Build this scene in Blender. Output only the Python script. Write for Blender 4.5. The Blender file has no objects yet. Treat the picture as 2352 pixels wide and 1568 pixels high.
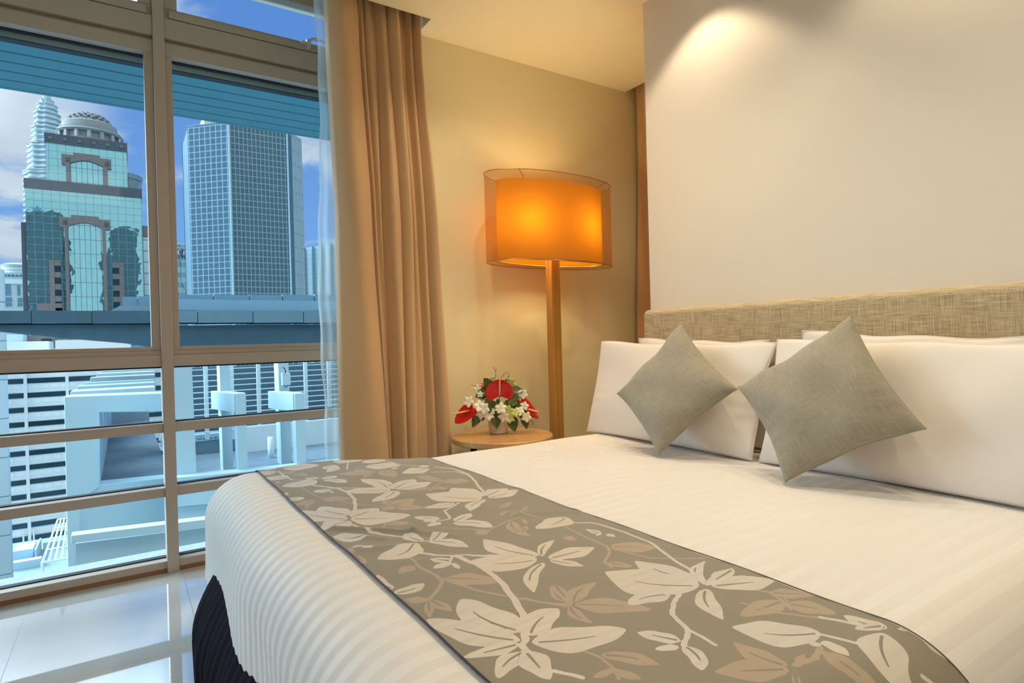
import bpy, bmesh, math, random
import numpy as np
from mathutils import Vector, Matrix
random.seed(7)
S = bpy.context.scene
COL = S.collection
PI = math.pi
# ------------------------------------------------------------------ camera
F_PX, YAW, PITCH, ROLL, CAMZ = 1369.18, 0.57680986, -0.00326475, -0.02652928, 1.12
FW = Vector((math.sin(YAW)*math.cos(PITCH), math.cos(YAW)*math.cos(PITCH), math.sin(PITCH)))
R0 = Vector((math.cos(YAW), -math.sin(YAW), 0)); U0 = R0.cross(FW)
RT = R0*math.cos(ROLL) + U0*math.sin(ROLL)
UP = -R0*math.sin(ROLL) + U0*math.cos(ROLL)
cam = bpy.data.cameras.new('camera'); camo = bpy.data.objects.new('camera', cam); COL.objects.link(camo)
m = Matrix((RT, UP, -FW)).transposed().to_4x4(); m.translation = Vector((0, 0, CAMZ))
camo.matrix_world = m
cam.sensor_width = 36; cam.lens = F_PX/2352*36; cam.clip_start = .02; cam.clip_end = 3000
S.camera = camo
S.view_settings.view_transform = 'Standard'; S.view_settings.look = 'None'
S.cycles.max_bounces = 6; S.cycles.diffuse_bounces = 4; S.cycles.glossy_bounces = 3; S.cycles.transparent_max_bounces = 10
S.cycles.caustics_reflective = False; S.cycles.caustics_refractive = False; S.cycles.use_adaptive_sampling = True; S.cycles.adaptive_threshold = .05
S.view_settings.exposure = 0.0; S.view_settings.gamma = 1.0; S.view_settings.use_curve_mapping = False

def px(x, y, Y=None, Z=None, X=None):
    """measured point of the photograph -> its place on a plane of the real scene"""
    d = FW + RT*((x-1176)/F_PX) - UP*((y-784)/F_PX)
    if Y is not None: t = Y/d.y
    elif Z is not None: t = (Z-CAMZ)/d.z
    else: t = X/d.x
    return Vector((0, 0, CAMZ)) + d*t

# ------------------------------------------------------------------ mesh helper
class MB:
    def __init__(s): s.v = []; s.f = []
    def add(s, vs, fs):
        n = len(s.v); s.v += [tuple(v) for v in vs]; s.f += [tuple(i+n for i in f) for f in fs]; return s
    def box(s, x0, x1, y0, y1, z0, z1):
        x0, x1 = sorted((x0, x1)); y0, y1 = sorted((y0, y1)); z0, z1 = sorted((z0, z1))
        return s.add([(x0,y0,z0),(x1,y0,z0),(x1,y1,z0),(x0,y1,z0),(x0,y0,z1),(x1,y0,z1),(x1,y1,z1),(x0,y1,z1)],
                     [(0,3,2,1),(4,5,6,7),(0,1,5,4),(1,2,6,5),(2,3,7,6),(3,0,4,7)])
    def extrude(s, poly, d):
        """closed polygon of 3D points extruded by vector d"""
        n = len(poly); d = Vector(d)
        vs = [Vector(p) for p in poly] + [Vector(p)+d for p in poly]
        fs = [tuple(range(n)), tuple(range(2*n-1, n-1, -1))] + [((i+1) % n, i, n+i, n+(i+1) % n) for i in range(n)]
        return s.add(vs, fs)
    def tube(s, pts, r, n=8, closed=False):
        pts = [Vector(p) for p in pts]; N = len(pts); vs = []; ref = None
        for i, p in enumerate(pts):
            a = pts[(i-1) % N] if (closed or i > 0) else p; b = pts[(i+1) % N] if (closed or i < N-1) else p
            t = (b-a).normalized()
            if ref is None:
                ref = t.cross(Vector((0, 0, 1)))
                if ref.length < .1: ref = t.cross(Vector((1, 0, 0)))
            ref = (ref - t*ref.dot(t)).normalized(); w = t.cross(ref)
            rr = r[i] if isinstance(r, (list, tuple)) else r
            for k in range(n):
                a_ = 2*PI*k/n; vs.append(p + (ref*math.cos(a_) + w*math.sin(a_))*rr)
        fs = []
        for i in range(N if closed else N-1):
            j = (i+1) % N
            for k in range(n): fs.append((i*n+k, i*n+(k+1) % n, j*n+(k+1) % n, j*n+k))
        if not closed: fs += [tuple(range(n-1, -1, -1)), tuple((N-1)*n+k for k in range(n))]
        return s.add(vs, fs)
    def lathe(s, prof, c, n=48, sx=1, sy=1, lobes=0, amp=0, caps=True):
        vs = []
        for r, z in prof:
            for k in range(n):
                a = 2*PI*k/n; q = r*(1+amp*math.cos(lobes*a)) if lobes else r
                vs.append((c[0]+q*math.cos(a)*sx, c[1]+q*math.sin(a)*sy, c[2]+z))
        fs = [(i*n+k, i*n+(k+1) % n, (i+1)*n+(k+1) % n, (i+1)*n+k) for i in range(len(prof)-1) for k in range(n)]
        if caps and prof[0][0] > 1e-6: fs.append(tuple(range(n-1, -1, -1)))
        if caps and prof[-1][0] > 1e-6: fs.append(tuple((len(prof)-1)*n+k for k in range(n)))
        return s.add(vs, fs)
    def grid(s, P):
        n, m_ = len(P), len(P[0])
        return s.add([q for row in P for q in row],
                     [(i*m_+j, (i+1)*m_+j, (i+1)*m_+j+1, i*m_+j+1) for i in range(n-1) for j in range(m_-1)])
    def build(s, name, mat, parent=None, smooth=False, merge=False, bevel=0):
        me = bpy.data.meshes.new(name)
        off = Vector(parent_loc(parent)) if parent is not None else Vector((0, 0, 0))
        me.from_pydata([tuple(Vector(v)-off) for v in s.v], [], s.f); me.update()
        bm = bmesh.new(); bm.from_mesh(me)
        if merge: bmesh.ops.remove_doubles(bm, verts=bm.verts, dist=1e-5)
        bmesh.ops.recalc_face_normals(bm, faces=bm.faces)
        bm.to_mesh(me); bm.free()
        if smooth: me.polygons.foreach_set('use_smooth', [True]*len(me.polygons))
        o = bpy.data.objects.new(name, me); COL.objects.link(o)
        if mat: me.materials.append(mat)
        if parent is not None: o.parent = parent
        if bevel:
            b = o.modifiers.new('bevel', 'BEVEL'); b.width = bevel; b.segments = 3; b.limit_method = 'ANGLE'
        return o
def parent_loc(p):
    l = Vector(p.location)
    while p.parent: p = p.parent; l += p.location
    return l
def tag(o, label=None, cat=None, group=None, kind=None):
    if label: o['label'] = label
    if cat: o['category'] = cat
    if group: o['group'] = group
    if kind: o['kind'] = kind
    return o
def thing(name, loc, label=None, cat=None, group=None, kind=None):
    o = bpy.data.objects.new(name, None); COL.objects.link(o); o.location = loc; o.empty_display_size = .1
    return tag(o, label, cat, group, kind)
def B(*a): return MB().box(*a)

# ------------------------------------------------------------------ materials
def newmat(name):
    mt = bpy.data.materials.new(name); mt.use_nodes = True; nt = mt.node_tree
    for n in list(nt.nodes): nt.nodes.remove(n)
    out = nt.nodes.new('ShaderNodeOutputMaterial')
    return mt, nt, out
class NT:
    def __init__(s, nt): s.nt = nt
    def n(s, t, **k):
        x = s.nt.nodes.new(t)
        for a, b in k.items():
            if a.startswith('i_'):
                x.inputs[a[2:].replace('_', ' ')].default_value = b
            else: setattr(x, a, b)
        return x
    def l(s, a, b): s.nt.links.new(a, b)
    def math(s, op, a, b=None, c=None, clamp=False):
        x = s.nt.nodes.new('ShaderNodeMath'); x.operation = op; x.use_clamp = clamp
        for i, v in enumerate((a, b, c)):
            if v is None: continue
            if isinstance(v, (int, float)): x.inputs[i].default_value = v
            else: s.l(v, x.inputs[i])
        return x.outputs[0]
    def mix(s, f, a, b):
        x = s.nt.nodes.new('ShaderNodeMix'); x.data_type = 'RGBA'
        for i, v in ((0, f), (6, a), (7, b)):
            if isinstance(v, (int, float)): x.inputs[i].default_value = v
            elif isinstance(v, (tuple, list)): x.inputs[i].default_value = (*v[:3], 1)
            else: s.l(v, x.inputs[i])
        return x.outputs[2]
    def noise(s, scale, detail=3, vec=None, rough=.5, dist=0):
        x = s.n('ShaderNodeTexNoise'); x.inputs['Scale'].default_value = scale; x.inputs['Detail'].default_value = detail
        x.inputs['Roughness'].default_value = rough; x.inputs['Distortion'].default_value = dist
        if vec is not None: s.l(vec, x.inputs['Vector'])
        return x.outputs[0]
    def coord(s, which='Object'): return s.n('ShaderNodeTexCoord').outputs[which]
    def mapping(s, vec, scale=(1, 1, 1), rot=(0, 0, 0)):
        x = s.n('ShaderNodeMapping'); x.inputs['Scale'].default_value = scale; x.inputs['Rotation'].default_value = rot
        s.l(vec, x.inputs['Vector']); return x.outputs[0]
    def sep(s, vec):
        x = s.n('ShaderNodeSeparateXYZ'); s.l(vec, x.inputs[0]); return x.outputs
    def ramp(s, v, lo, hi):
        x = s.n('ShaderNodeMapRange'); x.interpolation_type = 'SMOOTHSTEP'; s.l(v, x.inputs[0])
        x.inputs[1].default_value = lo; x.inputs[2].default_value = hi; return x.outputs[0]
    def bump(s, h, strength=.2, dist=.01):
        x = s.n('ShaderNodeBump'); x.inputs['Strength'].default_value = strength; x.inputs['Distance'].default_value = dist
        s.l(h, x.inputs['Height']); return x.outputs[0]
def pbsdf(N, out, color, rough=.5, metal=0, normal=None, spec=.5, sheen=0, coat=0, coat_rough=.05):
    b = N.n('ShaderNodeBsdfPrincipled')
    for k, v in (('Base Color', color), ('Roughness', rough), ('Metallic', metal), ('Specular IOR Level', spec), ('Sheen Weight', sheen), ('Coat Weight', coat), ('Coat Roughness', coat_rough)):
        if isinstance(v, (tuple, list)): b.inputs[k].default_value = (*v[:3], 1)
        elif isinstance(v, (int, float)): b.inputs[k].default_value = v
        else: N.l(v, b.inputs[k])
    if normal is not None: N.l(normal, b.inputs['Normal'])
    N.l(b.outputs[0], out.inputs[0]); return b
def plain(name, c, rough=.5, metal=0, var=.06, scale=8, bump=0, bscale=60, **k):
    mt, nt, out = newmat(name); N = NT(nt); co = N.coord()
    n = N.noise(scale, 4, co)
    col = N.mix(n, tuple(x*(1-var) for x in c), tuple(min(1, x*(1+var)) for x in c))
    nm = N.bump(N.noise(bscale, 3, co), bump, .01) if bump else None
    pbsdf(N, out, col, rough, metal, nm, **k); return mt
def weave(name, c1, c2, s=500, rough=.8, bump=.35, rot=0, slub=.5, sheen=.2, spec=.2, uv=False):
    """cross woven cloth: two sets of stretched noise threads"""
    mt, nt, out = newmat(name); N = NT(nt)
    co = N.coord('UV') if uv else N.coord()
    a = N.noise(1, 4, N.mapping(co, (s*.03, s*.03, s) if not uv else (s*.03, s, 1)), .6)
    b = N.noise(1, 4, N.mapping(co, (s, s, s*.03) if not uv else (s, s*.03, 1)), .6)
    f = N.math('ADD', N.math('MULTIPLY', a, .5), N.math('MULTIPLY', b, .5))
    col = N.mix(N.ramp(f, .5-.18*(1.2-slub), .5+.18*(1.2-slub)), c1, c2)
    pbsdf(N, out, col, rough, 0, N.bump(f, bump, .003), spec=spec, sheen=sheen); return mt
def wood(name, c1, c2, rough=.35, axis='z', scale=1):
    mt, nt, out = newmat(name); N = NT(nt); co = N.coord()
    sc = {'z': (60, 60, 1.6), 'x': (1.6, 60, 60), 'y': (60, 1.6, 60)}[axis]
    n = N.noise(1, 6, N.mapping(co, tuple(q*scale for q in sc)), .6, .6)
    pbsdf(N, out, N.mix(N.ramp(n, .3, .7), c1, c2), rough, 0, N.bump(n, .08, .002), coat=.15, coat_rough=.2); return mt
def facade(name, glass, line, wx, wz, lx=.08, lz=.08, metal=.6, rough=.08, offx=0, offz=0, var=.15, ky=1):
    """curtain wall: reflective panes with joint lines, measured in metres"""
    mt, nt, out = newmat(name); N = NT(nt); co = N.coord(); x, y, z = N.sep(co)
    u = N.math('FRACT', N.math('DIVIDE', N.math('ADD', N.math('ADD', x, N.math('MULTIPLY', y, ky)), offx+1000*wx), wx))
    w = N.math('FRACT', N.math('DIVIDE', N.math('ADD', z, offz+1000*wz), wz))
    ln = N.math('MAXIMUM', N.math('LESS_THAN', u, lx), N.math('LESS_THAN', w, lz))
    n = N.noise(.9, 2, N.mapping(co, (1, 1, .5)))
    g = N.mix(n, tuple(q*(1-var) for q in glass), tuple(min(1, q*(1+var)) for q in glass))
    nm = N.bump(N.noise(.25, 2, co), .022, 1.0)
    b = pbsdf(N, out, N.mix(ln, g, line), N.mix(ln, (rough,)*3, (.6,)*3), N.mix(ln, (metal,)*3, (0, 0, 0)), nm)
    return mt

M = {}
M['wall_cream'] = plain('cream_wall_paint', (.84, .77, .51), .75, var=.015, scale=2, bump=.03, bscale=90)
M['wall_white'] = plain('off_white_wall_paint', (.80, .725, .62), .75, var=.015, scale=2, bump=.03, bscale=90)
M['ceiling'] = plain('ceiling_paint', (.87, .81, .60), .8, var=.01, scale=2)
M['frame'] = plain('window_aluminium', (.50, .41, .35), .4, .2, var=.03, scale=5)
M['frame_out'] = plain('outer_aluminium', (.60, .70, .80), .5, 0, var=.03)
M['gasket'] = plain('black_gasket', (.008, .008, .015), .6)
M['plinth_wood'] = wood('red_brown_skirting', (.20, .085, .045), (.36, .17, .09), .45, 'x')
M['oak'] = wood('light_oak', (.42, .20, .04), (.54, .28, .07), .35, 'z')
M['oak_top'] = wood('light_oak_top', (.52, .26, .09), (.63, .35, .13), .3, 'x', .6)
M['dark_leg'] = plain('dark_blue_black_leg', (.015, .015, .03), .4)
M['steel'] = plain('brushed_steel', (.6, .55, .45), .3, .9)
M['skirt'] = plain('dark_plum_cloth', (.010, .006, .016), .9, var=.3, scale=20, bump=.2, bscale=200, spec=.08)
M['mattress'] = plain('mattress_ticking', (.7, .68, .62), .8)
M['handle'] = plain('white_lever', (.62, .60, .56), .35)

def curtain_mat():
    mt, nt, out = newmat('golden_tan_curtain'); N = NT(nt); co = N.coord()
    n = N.noise(1, 3, N.mapping(co, (900, 900, 60)))
    pbsdf(N, out, N.mix(n, (.60, .375, .19), (.68, .44, .235)), .5, 0, N.bump(n, .1, .002), spec=.3, sheen=.35); return mt
M['curtain'] = curtain_mat()
def sheer_mat():
    mt, nt, out = newmat('sheer_voile'); N = NT(nt)
    d = N.n('ShaderNodeBsdfDiffuse'); d.inputs[0].default_value = (.8, .84, .86, 1)
    t = N.n('ShaderNodeBsdfTranslucent'); t.inputs[0].default_value = (.85, .9, .93, 1)
    tr = N.n('ShaderNodeBsdfTransparent'); tr.inputs[0].default_value = (.92, .96, .97, 1)
    a = N.n('ShaderNodeMixShader'); a.inputs[0].default_value = .6; N.l(d.outputs[0], a.inputs[1]); N.l(t.outputs[0], a.inputs[2])
    b = N.n('ShaderNodeMixShader'); b.inputs[0].default_value = .42; N.l(tr.outputs[0], b.inputs[1]); N.l(a.outputs[0], b.inputs[2])
    N.l(b.outputs[0], out.inputs[0]); return mt
M['sheer'] = sheer_mat()
def glass_mat(name, tint, refl=.05, dust=0):
    mt, nt, out = newmat(name); N = NT(nt)
    tr = N.n('ShaderNodeBsdfTransparent'); tr.inputs[0].default_value = (*tint, 1)
    g = N.n('ShaderNodeBsdfGlossy'); g.inputs['Roughness'].default_value = .01; g.inputs[0].default_value = (.9, .95, 1, 1)
    fr = N.n('ShaderNodeFresnel'); fr.inputs[0].default_value = 1.25
    a = N.n('ShaderNodeMixShader'); N.l(fr.outputs[0], a.inputs[0]); N.l(tr.outputs[0], a.inputs[1]); N.l(g.outputs[0], a.inputs[2])
    N.l(a.outputs[0], out.inputs[0]); return mt
M['glass'] = glass_mat('tinted_window_glass', (.80, .95, .985))
def shade_mat(name, c, trans, w):
    """lamp fabric: diffuse + translucent, partly see-through"""
    mt, nt, out = newmat(name); N = NT(nt); co = N.coord()
    n = N.noise(1, 3, N.mapping(co, (700, 700, 30)))
    col = N.mix(n, tuple(q*.9 for q in c), c)
    d = N.n('ShaderNodeBsdfDiffuse'); N.l(col, d.inputs[0])
    t = N.n('ShaderNodeBsdfTranslucent'); N.l(col, t.inputs[0])
    a = N.n('ShaderNodeMixShader'); a.inputs[0].default_value = w; N.l(d.outputs[0], a.inputs[1]); N.l(t.outputs[0], a.inputs[2])
    if trans > 0:
        tr = N.n('ShaderNodeBsdfTransparent')
        tr.inputs[0].default_value = (1, .86, .66, 1) if trans > .3 else (1, .6, .2, 1)
        b = N.n('ShaderNodeMixShader'); b.inputs[0].default_value = 1-trans; N.l(tr.outputs[0], b.inputs[1]); N.l(a.outputs[0], b.inputs[2])
        N.l(b.outputs[0], out.inputs[0])
    else: N.l(a.outputs[0], out.inputs[0])
    return mt
M['shade_in'] = shade_mat('amber_lamp_fabric', (.47, .205, .008), 0, .36)
M['shade_out'] = shade_mat('organza_outer_shade', (.55, .34, .16), .76, .5)
M['wire'] = plain('bronze_wire', (.35, .2, .1), .4, .5)
def emit(name, c, s):
    mt, nt, out = newmat(name); N = NT(nt); e = N.n('ShaderNodeEmission'); e.inputs[0].default_value = (*c, 1); e.inputs[1].default_value = s
    N.l(e.outputs[0], out.inputs[0]); return mt
def floor_mat():
    mt, nt, out = newmat('polished_white_tile'); N = NT(nt); co = N.coord(); x, y, z = N.sep(co)
    u = N.math('FRACT', N.math('DIVIDE', N.math('ADD', x, 60-.218+.0015), .6))
    v = N.math('FRACT', N.math('DIVIDE', N.math('ADD', y, 60-3.145+.0015), .6))
    ln = N.math('MAXIMUM', N.math('LESS_THAN', u, .006), N.math('LESS_THAN', v, .006))
    col = N.mix(ln, N.mix(N.noise(3, 4, co), (.56, .59, .60), (.60, .63, .64)), (.25, .25, .25))
    pbsdf(N, out, col, N.mix(ln, (.035,)*3, (.5,)*3), 0, None, spec=1.0, coat=1.0, coat_rough=.01).inputs['IOR'].default_value = 1.75; return mt
M['floor'] = floor_mat()
def stripe_mat():
    mt, nt, out = newmat('satin_stripe_cotton'); N = NT(nt)
    uv = N.coord('UV'); x, y, z = N.sep(uv)
    w = N.noise(2.0, 2, uv)
    t = N.math('FRACT', N.math('DIVIDE', N.math('ADD', y, 10), .05))
    a = N.math('ABSOLUTE', N.math('SUBTRACT', t, .5))
    f = N.ramp(a, .235, .265)
    wv = N.noise(1, 2, N.mapping(uv, (1500, 150, 1)))
    col = N.mix(f, (.785, .74, .712), (.83, .80, .775))
    rough = N.mix(f, (.75,)*3, (.42,)*3)
    pbsdf(N, out, col, rough, 0, N.bump(N.math('ADD', N.math('MULTIPLY', wv, .3), N.math('MULTIPLY', N.noise(5, 3, uv), 1.6)), .16, .012), spec=.35, sheen=.15); return mt
M['duvet'] = stripe_mat()
M['linen_white'] = plain('white_pillow_cotton', (.82, .755, .70), .7, var=.02, scale=3, bump=.12, bscale=14, spec=.25, sheen=.15)
M['linen_edge'] = plain('pillow_piping', (.74, .66, .62), .7)
M['headboard'] = weave('headboard_linen', (.33, .25, .145), (.70, .56, .36), 460, .85, .4, slub=.5)
M['cushion'] = weave('grey_green_cushion_cloth', (.27, .24, .19), (.41, .375, .30), 620, .85, .3, slub=.3, uv=True)
def runner_mat():
    mt, nt, out = newmat('floral_jacquard'); N = NT(nt); uv = N.coord('UV')
    at = lambda q: N.n('ShaderNodeAttribute', attribute_name=q).outputs['Fac']
    L = N.ramp(N.math('ADD', at('leaf_light'), N.math('MULTIPLY', N.math('SUBTRACT', N.noise(260, 2, uv), .5), .9)), -.35, .35)
    D = N.ramp(N.math('ADD', at('leaf_tan'), N.math('MULTIPLY', N.math('SUBTRACT', N.noise(260, 2, uv), .5), .9)), -.35, .35)
    slub = N.noise(1, 4, N.mapping(uv, (60, 1100, 1)))
    streak = N.noise(1, 3, N.mapping(uv, (5, 55, 1)))
    base = N.mix(slub, (.185, .160, .118), (.29, .255, .19))
    lite = N.mix(streak, (.52, .46, .39), (.72, .67, .61))
    tan = N.mix(streak, (.36, .27, .195), (.43, .33, .245))
    col = N.mix(L, N.mix(D, base, tan), lite)
    b = pbsdf(N, out, col, N.mix(L, (.62,)*3, (.36,)*3), 0, N.bump(N.math('ADD', N.math('MULTIPLY', slub, .4), L), .25, .002), spec=.7, sheen=.2)
    return mt
M['runner'] = runner_mat()
M['piping'] = plain('dark_runner_piping', (.035, .02, .025), .6)
M['ceramic'] = plain('white_glazed_pot', (.72, .66, .62), .25, coat=.3)
M['spathe'] = plain('glossy_red_spathe', (.58, .004, .006), .28, var=.25, scale=30, bump=.5, bscale=55, spec=.3, coat=.3)
M['spadix'] = plain('cream_spadix', (.85, .55, .25), .5, bump=.3, bscale=600)
M['petal'] = plain('white_orchid_petal', (.86, .84, .72), .5)
M['petal_green'] = plain('pale_green_petal', (.62, .70, .24), .5)
M['twig'] = plain('green_twig', (.16, .17, .05), .6)
def leaf_mat():
    mt, nt, out = newmat('variegated_leaf'); N = NT(nt); co = N.coord()
    v = N.n('ShaderNodeTexVoronoi'); v.inputs['Scale'].default_value = 260; N.l(co, v.inputs['Vector'])
    f = N.ramp(N.math('ADD', v.outputs['Distance'], N.math('MULTIPLY', N.noise(110, 3, co), .5)), .44, .58)
    pbsdf(N, out, N.mix(f, (.62, .60, .16), (.045, .085, .02)), .4, spec=.5); return mt
M['leaf'] = leaf_mat()
# outside
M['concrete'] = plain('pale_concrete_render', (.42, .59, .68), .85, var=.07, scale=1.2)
M['concrete_grey'] = plain('grey_concrete', (.22, .34, .43), .85, var=.12, scale=1.5)  # darker grey tone beside the pale render
M['roof_floor'] = plain('dark_roof_screed', (.14, .21, .27), .9, var=.3, scale=3)
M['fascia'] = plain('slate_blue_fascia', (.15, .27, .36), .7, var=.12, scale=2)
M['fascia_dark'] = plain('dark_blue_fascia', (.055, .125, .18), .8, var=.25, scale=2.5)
M['canopy'] = plain('teal_canopy_paint', (.055, .25, .32), .55, var=.08, scale=3)
M['slat_white'] = plain('white_slat', (.60, .72, .78), .6)
M['ledge'] = plain('chalky_ledge', (.50, .56, .58), .9, var=.22, scale=30)
M['dark_glass'] = plain('dark_window_glass', (.015, .06, .09), .1, .2, var=.5, scale=.3)
M['granite'] = plain('brown_granite_cladding', (.17, .155, .16), .6, var=.15, scale=.5)
M['granite_dark'] = plain('dark_granite_band', (.065, .085, .115), .5, var=.2, scale=.5)
M['white_panel'] = plain('white_office_panel', (.85, .86, .86), .8, var=.05, scale=.4)
M['dome'] = plain('grey_dome_concrete', (.24, .255, .27), .8, var=.1, scale=.5)
M['blue_panel'] = facade('pale_blue_tiles', (.50, .66, .76), (.2, .3, .4), 6, 1.6, .012, .03, 0, .7, var=.04)
LEAF_L=[(0.505,1.631,0.417,1.799,0.091,0.1),(0.518,1.664,0.478,1.8,0.088,0.1),(0.518,1.646,0.61,1.671,0.086,0),(0.514,1.632,0.658,1.554,0.127,-0.05),(0.506,1.612,0.42,1.568,0.087,-0.1),(0.556,2.144,0.436,2.123,0.11,0.1),(0.566,2.173,0.542,2.222,0.049,0),(0.581,2.151,0.638,2.181,0.058,0),(0.581,2.131,0.636,2.051,0.055,0.1),(0.448,2.205,0.432,2.207,0.015,0),(0.476,2.401,0.39,2.393,0.078,0),(0.509,2.442,0.637,2.404,0.119,0),(0.482,2.447,0.443,2.484,0.048,0),(0.488,2.258,0.423,2.32,0.081,0),(0.723,1.896,0.695,2.075,0.083,-0.1),(0.722,1.863,0.594,1.943,0.104,0),(0.726,1.879,0.762,1.963,0.017,0),(0.734,1.873,0.844,1.953,0.085,0),(0.744,1.858,0.872,1.872,0.085,0),(0.729,1.846,0.618,1.749,0.071,0.1),(0.549,1.963,0.515,2.008,0.051,0),(0.553,1.996,0.555,1.934,0.013,0),(0.564,1.999,0.505,1.978,0.04,0),(0.884,2.345,0.786,2.326,0.09,0),(0.78,2.265,0.884,2.172,0.122,0),(0.955,2.068,0.845,2.063,0.099,0),(0.935,2.118,0.981,2.115,0.041,0),(0.861,2.146,0.834,2.137,0.026,0),(0.701,2.432,0.808,2.382,0.097,0),(0.641,2.366,0.688,2.309,0.066,0),(0.683,2.313,0.629,2.265,0.048,0),(0.85,2.391,0.914,2.356,0.027,0),(0.916,1.597,0.886,1.743,0.11,0.1),(0.897,1.573,0.788,1.734,0.117,0.0),(0.814,1.59,0.718,1.594,0.067,0.1),(0.93,1.597,1.02,1.621,0.084,0),(0.922,1.571,1.032,1.572,0.068,0),(0.903,1.564,0.805,1.474,0.049,-0.1),(0.701,1.46,0.659,1.531,0.043,0),(0.692,1.437,0.651,1.427,0.036,0),(0.698,1.462,0.66,1.475,0.036,0),(0.727,1.415,0.795,1.455,0.046,0),(0.717,1.407,0.78,1.311,0.059,0.1),(0.588,1.326,0.575,1.404,0.043,0),(0.568,1.278,0.523,1.265,0.042,0),(0.568,1.316,0.458,1.271,0.087,0.15),(0.609,1.316,0.668,1.347,0.045,0),(0.602,1.315,0.662,1.225,0.049,0.1),(0.504,1.444,0.428,1.505,0.062,0.15),(0.462,1.377,0.47,1.34,0.028,0),(0.464,1.384,0.435,1.382,0.024,0),(0.585,1.164,0.55,1.2,0.029,0),(0.581,1.159,0.534,1.148,0.031,0),(0.583,1.153,0.576,1.109,0.015,0),(0.752,1.074,0.718,1.253,0.071,0.1),(0.74,1.06,0.622,1.14,0.115,0.15),(0.739,1.035,0.633,0.92,0.035,-0.1),(0.758,1.069,0.843,1.134,0.029,0.1),(0.763,1.049,0.887,1.041,0.062,0),(0.76,1.04,0.796,0.969,0.036,0),(0.536,0.818,0.509,0.978,0.089,0.1),(0.518,0.796,0.426,0.948,0.071,0.05),(0.513,0.788,0.421,0.806,0.036,0),(0.506,0.765,0.434,0.728,0.039,-0.1),(0.546,0.813,0.632,0.843,0.057,0.1),(0.53,0.78,0.674,0.718,0.088,-0.05),(0.507,0.767,0.491,0.68,0.048,0),(0.54,0.8,0.629,0.84,0.06,0.1),(0.427,1.104,0.428,1.191,0.029,0.1),(0.421,1.083,0.487,1.087,0.042,-0.1),(0.401,1.988,0.432,2.028,0.034,0),(0.415,1.95,0.464,1.926,0.049,0),(0.986,1.271,0.861,1.234,0.087,0.1),(0.962,1.1,0.953,1.151,0.025,0),(0.967,1.109,0.94,1.097,0.012,0),(0.972,1.095,0.973,1.066,0.02,0),(0.925,0.778,0.905,0.932,0.08,0.05),(0.91,0.765,0.81,0.921,0.14,0.1),(0.834,0.771,0.741,0.782,0.057,-0.1),(0.925,0.76,1.023,0.842,0.028,0.15),(0.934,0.759,1.029,0.78,0.036,0),(0.927,0.749,1.051,0.697,0.064,0),(0.908,0.748,0.83,0.65,0.045,-0.1),(0.718,0.643,0.681,0.7,0.037,0),(0.703,0.633,0.666,0.648,0.019,0),(0.712,0.63,0.681,0.571,0.033,0.1),(0.92,0.535,0.822,0.627,0.09,0.1),(0.898,0.52,0.89,0.474,0.027,0),(0.872,0.525,0.887,0.514,0.017,0),(1.022,0.482,1.008,0.545,0.04,0.1),(1.023,0.49,0.977,0.51,0.024,0),(1.002,0.48,0.897,0.397,0.071,-0.1),(1.058,0.454,1.045,0.405,0.033,0.05),(1.034,0.473,1.075,0.452,0.012,0),(1.017,0.321,0.997,0.348,0.026,0),(1.053,0.468,1.058,0.503,0.021,0),(1.026,0.775,0.919,0.758,0.032,0)]
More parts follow.
